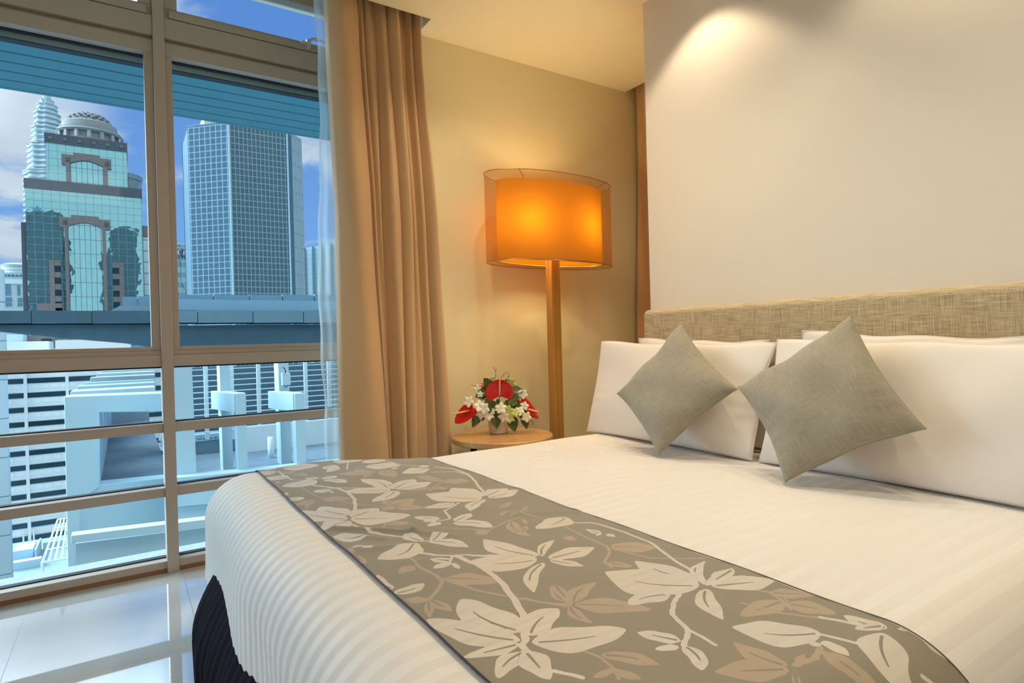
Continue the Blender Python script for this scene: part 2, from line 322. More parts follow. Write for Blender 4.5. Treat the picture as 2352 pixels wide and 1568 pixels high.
LEAF_D=[(0.486,1.908,0.435,1.81,0.02,0),(0.503,1.884,0.579,1.838,0.055,0),(0.483,1.878,0.424,1.873,0.053,0),(0.661,1.678,0.736,1.708,0.07,0),(0.658,1.677,0.651,1.748,0.041,0),(0.657,1.657,0.721,1.597,0.057,0),(0.653,1.67,0.611,1.645,0.044,0),(0.907,1.856,0.972,1.784,0.067,0),(0.849,1.813,0.809,1.756,0.012,0),(0.849,1.806,0.86,1.735,0.036,0),(0.837,1.816,0.762,1.814,0.052,0),(0.903,1.854,0.873,1.994,0.048,0),(0.732,2.127,0.728,2.235,0.04,0),(0.769,2.136,0.65,2.203,0.076,0),(0.8,2.149,0.807,2.033,0.066,0),(0.758,2.136,0.707,2.087,0.026,0),(0.522,2.315,0.556,2.256,0.05,0),(0.533,2.338,0.484,2.363,0.05,0),(0.575,1.534,0.623,1.48,0.039,0),(0.552,1.488,0.583,1.419,0.029,0),(0.553,1.496,0.51,1.483,0.025,0),(0.844,1.325,0.816,1.197,0.039,-0.1),(0.879,1.321,0.861,1.279,0.013,0),(0.759,1.298,0.718,1.294,0.037,0),(0.819,1.235,0.856,1.269,0.019,0),(0.508,1.189,0.465,1.17,0.037,0),(0.515,1.173,0.516,1.137,0.007,0),(0.424,1.328,0.428,1.259,0.022,0),(0.427,1.337,0.428,1.384,0.012,0),(0.529,1.081,0.605,1.001,0.062,0.05),(0.459,1.012,0.426,1.044,0.028,0),(0.459,1.012,0.432,0.948,0.018,0),(0.462,1.013,0.474,0.943,0.025,0),(0.884,1.441,0.949,1.486,0.025,0),(0.889,1.417,0.846,1.38,0.016,0),(0.903,1.371,0.96,1.417,0.017,0),(0.661,0.847,0.683,0.93,0.025,0.1),(0.668,0.847,0.762,0.893,0.038,0.1),(0.665,0.84,0.757,0.743,0.065,0.05),(0.655,0.842,0.645,0.766,0.025,-0.1),(0.921,1.024,0.999,0.956,0.065,0),(0.853,0.956,0.877,0.911,0.032,0),(0.878,1.139,0.878,1.102,0.031,0),(0.59,0.684,0.643,0.616,0.033,0.05),(0.992,0.671,1.052,0.619,0.044,0),(0.972,0.629,1.005,0.554,0.056,0.05),(0.982,0.637,0.866,0.642,0.05,0),(0.994,0.651,0.962,0.611,0.015,0),(0.789,0.508,0.782,0.594,0.043,0.1),(0.783,0.503,0.692,0.559,0.052,0),(0.8,0.5,0.837,0.513,0.016,0),(0.865,0.499,0.862,0.417,0.043,0),(0.788,0.499,0.747,0.465,0.011,0),(0.584,0.645,0.542,0.648,0.016,0),(0.576,0.645,0.597,0.607,0.02,0),(0.946,0.399,0.925,0.357,0.024,0),(0.964,0.359,1.005,0.314,0.028,0),(0.687,0.928,0.66,0.84,0.024,0)]
STEM_L=[(0.011,[(0.53,1.655),(0.556,1.718),(0.586,1.818),(0.596,1.911),(0.589,1.984),(0.563,2.031),(0.53,2.073)]),(0.007,[(0.481,2.398),(0.482,2.302),(0.493,2.213),(0.552,2.157)]),(0.007,[(0.559,2.034),(0.613,1.979),(0.684,1.932)]),(0.009,[(0.991,2.089),(1.02,1.997),(1.022,1.885),(0.985,1.76),(0.938,1.625)]),(0.007,[(0.824,1.581),(0.786,1.546),(0.749,1.525),(0.739,1.482),(0.727,1.448)]),(0.008,[(0.5,1.576),(0.514,1.472),(0.568,1.388)]),(0.007,[(0.588,1.326),(0.608,1.311)]),(0.007,[(0.725,1.445),(0.696,1.448)]),(0.011,[(0.546,1.267),(0.575,1.225),(0.603,1.192),(0.658,1.153),(0.699,1.125)]),(0.013,[(0.602,1.191),(0.62,1.115),(0.614,1.03),(0.604,0.976),(0.586,0.917),(0.57,0.864),(0.527,0.794)]),(0.006,[(0.601,1.188),(0.58,1.161)]),(0.008,[(0.946,1.226),(1.0,1.179),(1.018,1.081),(1.012,0.99),(0.98,0.897),(0.958,0.826),(0.924,0.767)]),(0.009,[(0.856,0.764),(0.813,0.741),(0.773,0.71),(0.758,0.666),(0.745,0.651),(0.71,0.631)]),(0.007,[(0.755,0.659),(0.756,0.634),(0.752,0.604)]),(0.008,[(0.916,0.533),(0.934,0.488)]),(0.009,[(0.972,0.563),(0.995,0.519)]),(0.009,[(0.964,0.406),(0.986,0.357),(1.017,0.321)]),(0.006,[(0.757,2.414),(0.703,2.262)]),(0.006,[(0.873,2.316),(0.896,2.186),(0.941,2.131)]),(0.012,[(0.531,0.797),(0.513,0.782),(0.509,0.764)]),(0.008,[(0.509,0.693),(0.531,0.657)]),(0.006,[(0.937,2.003),(1.005,1.945),(1.016,1.874)])]
STEM_D=[(0.006,[(0.49,2.071),(0.498,1.933),(0.533,1.86),(0.574,1.755),(0.626,1.672)]),(0.006,[(0.898,2.035),(0.905,1.853),(0.842,1.798)]),(0.006,[(0.558,1.572),(0.571,1.521),(0.553,1.487)]),(0.006,[(0.674,1.388),(0.759,1.298),(0.851,1.335),(0.884,1.334)]),(0.008,[(0.521,1.254),(0.515,1.173),(0.521,1.105),(0.516,1.068),(0.488,1.037),(0.459,1.012)]),(0.007,[(0.524,1.084),(0.552,0.994),(0.588,0.925),(0.648,0.843)]),(0.006,[(0.602,0.913),(0.623,0.875),(0.659,0.844)]),(0.007,[(0.923,1.196),(0.914,1.102),(0.913,1.026),(0.892,0.996),(0.849,0.966),(0.838,0.93)]),(0.006,[(0.912,1.011),(0.944,0.924),(1.036,0.852)]),(0.006,[(0.572,0.727),(0.584,0.681),(0.581,0.641),(0.571,0.626)]),(0.006,[(0.975,0.705),(0.994,0.673),(0.98,0.638),(0.958,0.608)]),(0.006,[(0.912,0.673),(0.93,0.614),(0.969,0.562)]),(0.009,[(0.799,0.503),(0.839,0.497),(0.874,0.508),(0.879,0.517)]),(0.005,[(0.652,2.208),(0.78,2.133),(0.818,2.055)]),(0.006,[(0.866,1.365),(0.9,1.373),(0.928,1.3)]),(0.007,[(0.868,0.504),(0.863,0.479)])]
CLX, CLY = 4.35, .2
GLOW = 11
WARM = (1, .84, .58)
LIGHTS = [(2.02, 1.78, 26, (1, .83, .58), 100, .35, 'downlight nearest the lamp end of the headboard wall'),
          (2.02, .72, 26, (1, .83, .58), 110, .5, 'downlight over the right-hand pillow'),
          (1.5, 1.5, 42, WARM, 110, .8, 'unseen downlight added over the middle of the bed'),  # this one and those below: unseen fixtures added for warm fill
          (1.4, .3, 44, WARM, 110, .8, 'unseen downlight added over the near side of the bed'),
          (1.55, 2.35, 42, WARM, 130, .9, 'unseen downlight added between bed and window'),
          (2.76, 2.25, 14, WARM, 130, .9, 'hidden downlight added in the corner behind the headboard wall')]
AREAS = [(-.6, -.6, 1.2, 1.2, 18, (1, .90, .76))]  # unseen glowing panel added behind the camera to fill the room
# ================================================================== THE ROOM
HC, YB, YW = 2.83, 3.045, 3.45          # ceiling height, cream wall, inner face of the window wall
def struct(name, mb, mat, parent=None, **k): return tag(mb.build(name, mat, parent, **k), kind='structure')
struct('floor', B(-2.5, 3.5, -1.8, YW+.1, -.12, 0), M['floor'])
# ceiling: slab with a curtain pocket along the window and another along the right wall
c = MB(); c.box(-2.5, 2.985, -1.8, 2.865, HC, HC+.1); c.box(1.405, 2.985, 2.865, YB, HC, HC+.1)
c.box(-2.5, 3.5, -1.8, YW+.2, 3.1, 3.2)
c.box(-2.5, 1.405, 2.845, 2.865, HC+.1, 3.1); c.box(1.405, 1.425, 2.865, YB, HC+.1, 3.1)
struct('ceiling', c, M['ceiling'])
struct('wall_back', B(1.42, 3.5, YB, YB+.15, 0, 3.1), M['wall_cream'])
struct('wall_window_return', B(1.42, 1.6, YB+.15, YW+.2, 0, 3.1), M['wall_cream'])
struct('wall_headboard', B(2.28, 2.42, -1.8, 2.185, 0, HC), M['wall_white'])
struct('wall_right', B(3.35, 3.5, -1.8, YB, 0, 3.1), M['wall_cream'])
struct('wall_left', B(-2.6, -2.5, -1.8, YW+.2, 0, 3.1), M['wall_white'])
struct('wall_front', B(-2.5, 3.5, -1.9, -1.8, 0, 3.1), M['wall_white'])
sk = MB()
sk.box(-2.5, 1.42, YW+.005, YW+.12, 0, .024)
struct('trim_1', sk, M['plinth_wood'])

# ------------------------------------------------------------------ window
win = thing('window_1', (0, YW, 0), kind='structure')
pitch, mw = 1.2, .052
mull_x = [.155 + i*pitch for i in (-2, -1, 0, 1)]
for xx in mull_x: B(xx, xx+mw, YW-.012, YW+.13, .0, 3.1).build('mullion', M['frame'], win, bevel=.003)
for i in range(3):
    a, b = mull_x[i]+mw, mull_x[i+1]
    if i == 2: b = 1.42
    # low rails
    for (z0, z1) in ((.022, .058), (.378, .424), (.700, .746)):
        B(a, b, YW+.004, YW+.10, z0, z1).build('rail', M['frame'], win, bevel=.002)
        B(a, b, YW+.062, YW+.10, z1, z1+.005).build('gasket', M['gasket'], win)
    # middle transom, stepped
    t = MB(); t.box(a, b, YW, YW+.12, 1.031, 1.088); t.box(a, b, YW+.012, YW+.11, 1.088, 1.110)
    t.build('transom', M['frame'], win, bevel=.002)
    B(a, b, YW+.06, YW+.09, 1.022, 1.031).build('gasket', M['gasket'], win)
    # big sash
    s = MB(); s.box(a, a+.031, YW+.02, YW+.09, 1.11, 2.62); s.box(b-.040, b, YW+.02, YW+.09, 1.11, 2.62)
    s.box(a+.031, b-.040, YW+.02, YW+.09, 1.11, 1.131); s.box(a, b, YW+.016, YW+.09, 2.602, 2.668)
    s.build('sash_frame', M['frame'], win, bevel=.002)
    B(a+.031, b-.04, YW+.066, YW+.09, 2.597, 2.602).build('gasket', M['gasket'], win)
    B(a+.031, b-.04, YW+.100, YW+.15, 2.572, 2.64).build('outer_frame', M['frame_out'], win)
    B(a+.031, b-.04, YW+.100, YW+.15, 2.568, 2.572).build('gasket', M['gasket'], win)
    # header beam
    h_ = MB(); h_.box(a, b, YW+.0, YW+.12, 2.684, 2.784); h_.box(a, b, YW+.03, YW+.12, 2.668, 2.684)
    h_.build('header', M['frame'], win, bevel=.002)
    # top hung vent
    v = MB(); v.box(a, b, YW+.02, YW+.09, 2.784, 2.845); v.box(a, b, YW+.02, YW+.09, 3.055, 3.10)
    v.box(a, a+.06, YW+.02, YW+.09, 2.845, 3.055); v.box(b-.06, b, YW+.02, YW+.09, 2.845, 3.055)
    v.box(a+.02, b-.02, YW+.005, YW+.02, 2.79, 2.828)
    v.build('vent_frame', M['frame'], win, bevel=.004)
    for (z0, z1, x0, x1) in ((.058, .378, a, b), (.424, .700, a, b), (.746, 1.031, a, b), (1.131, 2.602, a+.031, b-.04), (2.845, 3.055, a+.06, b-.06)):
        MB().add([(x0, YW+.072, z0), (x1, YW+.072, z0), (x1, YW+.072, z1), (x0, YW+.072, z1)], [(0, 1, 2, 3)]).build('pane', M['glass'], win)
    hx = (a+b)/2 + .11 if i == 2 else (a+b)/2
    hd = MB(); hd.box(hx-.045, hx-.005, YW-.002, YW+.015, 2.822, 2.840)
    hd.box(hx-.02, hx+.002, YW-.03, YW+.005, 2.800, 2.842)
    hd.tube([(hx-.01, YW-.02, 2.838), (hx+.02, YW-.028, 2.852), (hx+.06, YW-.026, 2.850), (hx+.11, YW-.018, 2.838), (hx+.14, YW-.012, 2.828)], [.008, .009, .009, .007, .005], 8)
    tag(hd.build('vent_handle', M['handle'], win, smooth=False), label='white lever handle of the top vent')
MB().box(-2.5, 1.42, YW+.13, YW+.46, -.10, -.012).build('outer_ledge', M['ledge'], win)

# ------------------------------------------------------------------ curtains
def fold_curtain(levels, yb, amp, th=.0):
    """levels: list of (z, [left, ridge1_right, ridge2_right ...]); returns rows of points"""
    rows = []
    zs = [l[0] for l in levels]; n = 64
    zt, zb = zs[0], zs[-1]
    for k in range(n+1):
        z = zt + (zb-zt)*k/n
        for j in range(len(levels)-1):
            if zs[j] >= z >= zs[j+1]-1e-9: break
        t = (zs[j]-z)/(zs[j]-zs[j+1]); t = t*t*(3-2*t)*.5 + t*.5
        E = [a+(b-a)*t for a, b in zip(levels[j][1], levels[j+1][1])]
        am = amp(z); row = []
        for q in range(len(E)-1):
            Lx, Rx = E[q], E[q+1]; w = Rx-Lx; ov = min(.016, w*.3)
            ph = .5*math.sin(q*2.3+z*.7)
            a_ = am*(.75+.35*math.sin(q*1.9+1))*min(1.25, .45+w/.08)
            for s_ in range(12):
                u = s_/12
                if q > 0 and u < .12: x = Lx-ov*(1-u/.12)
                elif u < .80: x = Lx + w*(u-.12)/.70 if q > 0 else Lx + w*u/.82
                else: x = Lx + w - (0 if u < .88 else ov*(u-.88)/.12)
                yv = yb - a_*math.sin(PI*min(1, max(0, u*.92+.04)))**.8 - .006*math.sin(9*u+ph*3+z*1.5)
                row.append((x, yv, z))
        row.append((E[-1], yb-.005, z))
        rows.append(row)
    return rows
lv = [(2.99, [.873, 1.020, 1.060, 1.130, 1.185, 1.245, 1.290, 1.335, 1.372]),
      (2.70, [.875, 1.033, 1.072, 1.147, 1.197, 1.260, 1.302, 1.345, 1.382]),
      (1.744, [.900, 1.078, 1.110, 1.150, 1.240, 1.299, 1.344, 1.392, 1.445]),
      (.583, [.887, 1.126, 1.143, 1.178, 1.237, 1.293, 1.361, 1.417, 1.485]),
      (.02, [.885, 1.140, 1.160, 1.190, 1.245, 1.300, 1.370, 1.425, 1.500])]
rows = fold_curtain(lv, 3.0, lambda z: .078+.008*(1-z/3))
# gathered heading: squeeze small pinch pleats into the top
for r_ in rows:
    z = r_[0][2]; g = max(0, (z-2.62)/.35)
    if g > 0:
        for i, p in enumerate(r_):
            r_[i] = (p[0], p[1]+.012*g*math.sin(p[0]*260)+.006*g*math.sin(p[0]*110+z*6), p[2])
cur = MB().grid(rows).build('curtain', M['curtain'], smooth=True)
sd = cur.modifiers.new('solid', 'SOLIDIFY'); sd.thickness = .003
tag(cur, 'long golden tan pleated curtain gathered beside the big window', 'curtain')
# the second one, in the corner behind the headboard wall
rows = []
for k in range(50):
    z = 2.97 - 2.95*k/49; row = []
    sw = .5-.5*math.cos(PI*min(1, max(0, (2.6-z)/1.7)))
    for i in range(60):
        u = i/59; y = 3.02 - .9*u
        xo = 3.045 + .030*math.sin(u*26+.6-1.2*sw) + .05*sw*math.exp(-((u-.42)/.16)**2) - .02*sw
        xo += .010*math.sin(u*90)*max(0, (z-2.6)/.37)
        row.append((xo, y, z))
    rows.append(row)
c2 = MB().grid(rows).build('curtain', M['curtain'], smooth=True)
c2.modifiers.new('solid', 'SOLIDIFY').thickness = .003
tag(c2, 'narrow strip of tan curtain in the corner behind the headboard wall', 'curtain')
# sheer voile
rows = []
for k in range(60):
    z = 3.0-2.99*k/59; row = []
    left = .875 + .012*math.sin(z*3.1+.5) + .004*math.sin(z*17) - .07*max(0, (.8-z))**1.3
    for i in range(70):
        u = i/69; x = left + u*(1.30-left)
        y = 3.16 + .022*math.sin(u*21+.6*math.sin(z*1.7)) + .012*math.sin(u*47+z)
        row.append((x, y, z))
    rows.append(row)
sh = MB().grid(rows).build('sheer_curtain', M['sheer'], smooth=True)
tag(sh, 'sheer white voile curtain hanging between window glass and tan curtain', 'curtain')
hem = []
for r_ in rows: hem.append([(r_[0][0]+.001+.011*j/3, r_[0][1]-.004, r_[0][2]) for j in range(4)])
MB().grid(hem).build('hem', M['sheer'], sh, smooth=True)

# ------------------------------------------------------------------ bed
BX0, BY0, ZT, BR_, HEM = .385, .50, .634, .15, .45
def YH(x):
    t = min(max((1.1-x)/.5, 0), 1); t = t*t*(3-2*t); return 2.275+.18*t
def cloth(a, b, lift=0, hemlen=HEM):
    """(a, b) laid flat -> draped over the bed"""
    x0 = BX0; yh = YH(max(a, x0))
    ex = min(0, a-x0); ey = (b-yh) if b > yh else ((b-BY0) if b < BY0 else 0)
    s = math.hypot(ex, ey)
    if ex and ey:
        k = max(abs(ex), abs(ey))/s; ex *= k; ey *= k; s = math.hypot(ex, ey)
    ix, iy = max(a, x0), (yh if b > yh else (BY0 if b < BY0 else b))
    if s < 1e-9: nx = ny = 0; out = 0; dz = 0; th = 0
    else:
        nx, ny = ex/s, ey/s; r = BR_
        if s < r*PI/2: th = s/r; out = r*math.sin(th); dz = -r*(1-math.cos(th))
        else: th = PI/2; out = r + .06*(s-r*PI/2)*0; dz = -r-(s-r*PI/2)
    # soft unevenness of the filling
    w = .0030*math.sin(a*5.1+1.3)*math.sin(b*4.3+.4) + .0014*math.sin(a*13+b*7) + .0012*math.sin(b*17-a*5)
    drop = max(0, -dz-.03)
    w += drop*(.030*math.sin(b*8.0+.6)+.005*math.sin(b*15+1.0)) * (1 if nx else .4)
    w += lift
    n = Vector((nx*math.sin(th), ny*math.sin(th), math.cos(th)))
    return Vector((ix+nx*out, iy+ny*out, ZT+dz)) + n*w
bed = thing('bed', (1.25, 1.38, 0), 'king size bed with dark skirt and linen headboard against the pale wall', 'bed')
B(.44, 2.18, .56, 2.20, .30, .47).build('mattress', M['mattress'], bed, bevel=.03)
B(.46, 2.18, .60, 2.16, .02, .295).build('base', M['skirt'], bed)
# dark gathered skirt
def skirt():
    path = []; r = .12; x0, x1, y0, y1 = .27, 2.16, .42, 2.36
    def seg(p, q, nrm, n):
        for i in range(n): path.append((Vector(p).lerp(Vector(q), i/n), Vector(nrm)))
    seg((x1, y1, 0), (x0+r, y1, 0), (0, 1, 0), 150)
    for i in range(24):
        a = PI/2+PI/2*i/24; path.append((Vector((x0+r+r*math.cos(a), y1-r+r*math.sin(a), 0)), Vector((math.cos(a), math.sin(a), 0))))
    seg((x0, y1-r, 0), (x0, y0+r, 0), (-1, 0, 0), 150)
    for i in range(24):
        a = PI+PI/2*i/24; path.append((Vector((x0+r+r*math.cos(a), y0+r+r*math.sin(a), 0)), Vector((math.cos(a), math.sin(a), 0))))
    seg((x0+r, y0, 0), (x1, y0, 0), (0, -1, 0), 150)
    rows = []
    for k in range(14):
        t = k/13; z = .40-.393*t; row = []
        for i, (p, n) in enumerate(path):
            row.append(p + n*(.004*math.sin(i*1.3)*(.4+t)+.007*math.sin(i*.37+1)*t+.010*math.sin(i*.11)*t+.10*math.sin(PI/2*min(1, t*1.55))-.02*max(0, t-.6)) + Vector((0, 0, z)))
        rows.append(row)
    return MB().grid(rows)
o = skirt().build('bed_skirt', M['skirt'], bed, smooth=True); o.modifiers.new('solid', 'SOLIDIFY').thickness = .003
# headboard: padded slab with a welt along its edge
hbx0, hbx1, hy0, hy1, hz1 = 2.202, 2.278, .56, 2.172, 1.251
hb = B(hbx0, hbx1, hy0, hy1, .05, hz1).build('headboard', M['headboard'], bed); bv = hb.modifiers.new('bevel', 'BEVEL'); bv.width = .028; bv.segments = 6
MB().tube([(hbx0+.012, hy0+.012, .2), (hbx0+.012, hy0+.012, hz1-.03), (hbx0+.012, hy0+.03, hz1-.010), (hbx0+.012, hy1-.03, hz1-.010), (hbx0+.012, hy1-.010, hz1-.03), (hbx0+.012, hy1-.010, .2)], .0035, 8).build('welt', M['headboard'], hb, smooth=True)

def cloth_mesh(A, Bs, lift, name, mat, remap=None):
    na, nb = len(A), len(Bs); me = bpy.data.meshes.new(name)
    P = np.empty((na*nb, 3)); UVv = np.empty((na*nb, 2)); k = 0
    for a in A:
        for b in Bs:
            if remap: b = remap(a, b)
            P[k] = cloth(a, b, lift if not callable(lift) else lift(a, b)); UVv[k] = (a, b); k += 1
    idx = np.arange(na*nb).reshape(na, nb)
    q = np.stack([idx[:-1, :-1], idx[1:, :-1], idx[1:, 1:], idx[:-1, 1:]], -1).reshape(-1, 4)
    me.vertices.add(len(P)); me.vertices.foreach_set('co', P.ravel())
    me.loops.add(q.size); me.loops.foreach_set('vertex_index', q.ravel())
    me.polygons.add(len(q)); me.polygons.foreach_set('loop_start', np.arange(0, q.size, 4)); me.polygons.foreach_set('loop_total', np.full(len(q), 4))
    me.update(calc_edges=True); me.validate()
    uvl = me.uv_layers.new(name='UVMap'); uvl.data.foreach_set('uv', UVv[q.ravel()].ravel())
    me.polygons.foreach_set('use_smooth', [True]*len(me.polygons))
    o = bpy.data.objects.new(name, me); COL.objects.link(o); me.materials.append(mat); return o, UVv
A = np.concatenate([np.linspace(BX0-HEM, BX0+.08, 46), np.linspace(BX0+.1, 2.19, 80)])
Bs = np.concatenate([np.linspace(BY0-HEM, BY0+.06, 40), np.linspace(BY0+.08, 2.20, 80), np.linspace(2.215, 2.455+HEM, 60)])
def far(a, b):
    return b if b < 2.2 else 2.2+(b-2.2)*(YH(max(a, BX0))+HEM-2.2)/(2.455+HEM-2.2)
_cl = cloth
def cloth(a, b, lift=0): return _cl(a, min(b, YH(max(a, BX0))+HEM), lift)
duv, _ = cloth_mesh(A, Bs, 0, 'duvet', M['duvet'], far)
tag(duv, 'white satin-striped duvet spread over the whole bed and hanging down', 'duvet')
duv.modifiers.new('solid', 'SOLIDIFY').thickness = .006
# ------------------------------------------------------------------ bed runner with woven blossom and branches
RX0, RX1 = .420, 1.045
def ridge(a, b):
    w = 0
    for (x0, y0, x1, y1, h, r) in ((.44, 1.57, .60, 1.40, .010, .012), (.60, 1.40, .66, 1.31, .008, .014), (.445, 1.36, .56, 1.30, .005, .02), (.50, 1.22, .62, 1.17, .004, .022), (.45, 1.50, .52, 1.40, .006, .012), (.86, 1.75, 1.03, 1.58, .004, .03), (.88, 1.38, 1.03, 1.30, .004, .02)):
        dx, dy = x1-x0, y1-y0; t = min(1, max(0, ((a-x0)*dx+(b-y0)*dy)/(dx*dx+dy*dy)))
        d2 = (a-x0-dx*t)**2 + (b-y0-dy*t)**2
        w += h*math.exp(-d2/(r*r))
    return w
A = np.linspace(RX0, RX1, 250)
Bs = np.linspace(BY0-.40, 2.455+.40, 1050)
run, UVr = cloth_mesh(A, Bs, lambda a, b: .0065+ridge(a, b)+.0012*math.sin(b*31+a*9)*math.sin(a*14), 'bed_runner', M['runner'])
tag(run, 'grey-green bed runner with woven pale branches and blossoms across the duvet', 'bed runner')
def leaf_field(leaves, stems, seed):
    U, V = UVr[:, 0], UVr[:, 1]; Fd = np.full(len(U), -9.0)
    for x0, y0, x1, y1, w, bend in leaves:
        L = math.hypot(x1-x0, y1-y0)
        if L < .004: continue
        dx, dy = (x1-x0)/L, (y1-y0)/L
        pad = max(w, L*abs(bend))+.01
        mk = (U > min(x0, x1)-pad) & (U < max(x0, x1)+pad) & (V > min(y0, y1)-pad) & (V < max(y0, y1)+pad)
        ii = np.nonzero(mk)[0]
        if not len(ii): continue
        a, b = U[ii]-x0, V[ii]-y0; t = (a*dx+b*dy)/L; s = -a*dy+b*dx
        c = bend*L*np.sin(PI*np.clip(t, 0, 1))
        tc = np.clip(t, 0, 1)
        prof = np.sin(PI*tc**.85)**.75 * (1-.12*np.sin(tc*9+x0*40))
        hw = w*.46*prof
        f = (hw-np.abs(s-c))*1000
        f = np.where((t < 0) | (t > 1), -9, f)
        if L > .05:
            rib = (np.abs(s-c*1.15)-.0026*np.clip(1.25-t, .2, 1))*1000
            f = np.where((t > .06) & (t < .66), np.minimum(f, rib), f)
        f = np.clip(f, -9, 9); body = np.where((t < 0) | (t > 1), -9, (hw-np.abs(s-c))*1000)
        Fd[ii] = np.maximum(np.minimum(Fd[ii], -(np.clip(body, -9, 9)+1.1)*1.0), f)
    for w, P in stems:
        for (xa, ya), (xb, yb) in zip(P[:-1], P[1:]):
            L = math.hypot(xb-xa, yb-ya)+1e-9
            mk = (U > min(xa, xb)-.03) & (U < max(xa, xb)+.03) & (V > min(ya, yb)-.03) & (V < max(ya, yb)+.03)
            ii = np.nonzero(mk)[0]
            if not len(ii): continue
            a, b = U[ii]-xa, V[ii]-ya; t = np.clip((a*(xb-xa)+b*(yb-ya))/L/L, 0, 1)
            d = np.hypot(a-t*(xb-xa), b-t*(yb-ya))
            Fd[ii] = np.maximum(Fd[ii], np.clip((w/2*(1+.15*np.sin(U[ii]*300))-d)*1000, -9, 9))
    return Fd
for nm, fl in (('leaf_light', leaf_field(LEAF_L, STEM_L, 1)), ('leaf_tan', leaf_field(LEAF_D, STEM_D, 2))):
    at = run.data.attributes.new(nm, 'FLOAT', 'POINT'); at.data.foreach_set('value', fl)
pp = [cloth(RX0-.001, b, .0070+ridge(RX0, b)) for b in np.linspace(BY0-.40, 2.455+.40, 260)]
MB().tube(pp, .0016, 6).build('piping', M['piping'], run, smooth=True)
pp = [cloth(RX1+.001, b, .0075+ridge(RX1, b)) for b in np.linspace(BY0-.40, 2.455+.40, 260)]
MB().tube(pp, .0014, 6).build('piping', plain('taupe_piping', (.16, .13, .10), .7), run, smooth=True)

# ------------------------------------------------------------------ pillows and cushions
def pillow(name, c, T, mat, edge_mat, label, cat, group, pinch=.05, sag=0, p=.42, edge_r=.004, seed=0, flange=.0, n=56, front=None):
    """c: corners bottom-left, bottom-right, top-right, top-left (seen from the front)"""
    c = [Vector(q) for q in c]; rnd = random.Random(seed); ph = [rnd.uniform(0, 6) for _ in range(8)]
    nrm = (c[1]-c[0]).cross(c[3]-c[0]).normalized()
    if nrm.x > 0: nrm = -nrm
    root = thing(name, tuple(sum(c, Vector())/4), label, cat, group)
    def P(u, v):
        uu = .5+(u-.5)*(1-pinch*math.sin(PI*v)**.8); vv = .5+(v-.5)*(1-pinch*math.sin(PI*u)**.8)
        uu = min(1, max(0, uu)); vv = min(1, max(0, vv))
        q_ = (c[0]*(1-uu)+c[1]*uu)*(1-vv) + (c[3]*(1-uu)+c[2]*uu)*vv
        return q_ + nrm*(.006*math.sin(u*11+ph[6])*math.sin(v*9+ph[7])) + Vector((0, 0, 1))*(.004*math.sin(u*15+ph[6])*vv)
    def prof(u, v):
        q = lambda t: max(0, 1-abs(2*t-1)**2.3)
        return (q(u)*q(v))**p
    rows = {1: [], -1: []}; UVs = []
    for sgn in (1, -1):
        for i in range(n+1):
            row = []
            for j in range(n+1):
                u = .5-.5*math.cos(PI*i/n); v = .5-.5*math.cos(PI*j/n)
                d = prof(u, v)
                eu = min(u, 1-u); ev = min(v, 1-v)
                wr = .030*math.exp(-eu/.10)*math.sin(v*38+ph[0]+3*math.sin(v*7+ph[1])) + .030*math.exp(-ev/.10)*math.sin(u*38+ph[2]+3*math.sin(u*6+ph[3]))
                wr += .035*math.sin(5*u+3*v+ph[4])*math.sin(4*v-2*u+ph[5])
                t = T*d*(1+sag*(.5-v)*1.2)*(1+wr*1.6)
                row.append(P(u, v)+nrm*sgn*t)
                if sgn == 1: UVs.append((u*.45, v*.45))
            rows[sgn].append(row)
    mb = MB(); mb.grid(rows[1]); mb.grid(rows[-1])
    o = mb.build(front or 'cover', mat, root, smooth=True)
    uvl = o.data.uv_layers.new(name='UVMap'); N1 = (n+1)**2
    for lp in o.data.loops: uvl.data[lp.index].uv = UVs[lp.vertex_index % N1]
    bm = bmesh.new(); bm.from_mesh(o.data); bmesh.ops.remove_doubles(bm, verts=bm.verts, dist=1e-5); bm.to_mesh(o.data); bm.free()
    path = []
    K = 40
    for a_, b_ in (((0, 0), (1, 0)), ((1, 0), (1, 1)), ((1, 1), (0, 1)), ((0, 1), (0, 0))):
        for i in range(K):
            t = .5-.5*math.cos(PI*i/K)
            path.append(P(a_[0]+(b_[0]-a_[0])*t, a_[1]+(b_[1]-a_[1])*t))
    MB().tube(path, edge_r, 6, closed=True).build('piping', edge_mat, root, smooth=True)
    return root
G1 = 'white sleeping pillows at the headboard'
pillow('pillow', [(1.992, 2.372, .640), (1.985, 1.402, .640), (2.072, 1.350, 1.078), (2.075, 2.335, 1.095)], .050, M['linen_white'], M['linen_edge'],
       'white pillow standing by the lamp end of the headboard, behind the small tilted cushion', 'pillow', G1, pinch=.035, p=.36, seed=3, sag=.3)
pillow('pillow', [(1.985, 1.372, .640), (1.985, .43, .640), (2.060, .40, 1.072), (2.060, 1.335, 1.090)], .054, M['linen_white'], M['linen_edge'],
       'white pillow at the right edge of the photo, behind the big cushion', 'pillow', G1, pinch=.03, p=.36, seed=5, sag=.3)
pillow('pillow', [(2.135, 2.10, .66), (2.135, 1.44, .66), (2.168, 1.44, 1.085), (2.168, 2.16, 1.108)], .028, M['linen_white'], M['linen_edge'],
       'back pillow, only its corner showing above the pillow nearest the lamp', 'pillow', G1, pinch=.04, p=.36, seed=8)
pillow('pillow', [(2.135, 1.33, .66), (2.135, .62, .66), (2.168, .60, 1.085), (2.168, 1.30, 1.125)], .028, M['linen_white'], M['linen_edge'],
       'back pillow peeking out above the meeting point of the two front pillows', 'pillow', G1, pinch=.05, p=.36, seed=9)
def nearer(c, k=.974): return [(x*k, y*k, CAMZ+(z-CAMZ)*k) for x, y, z in c]
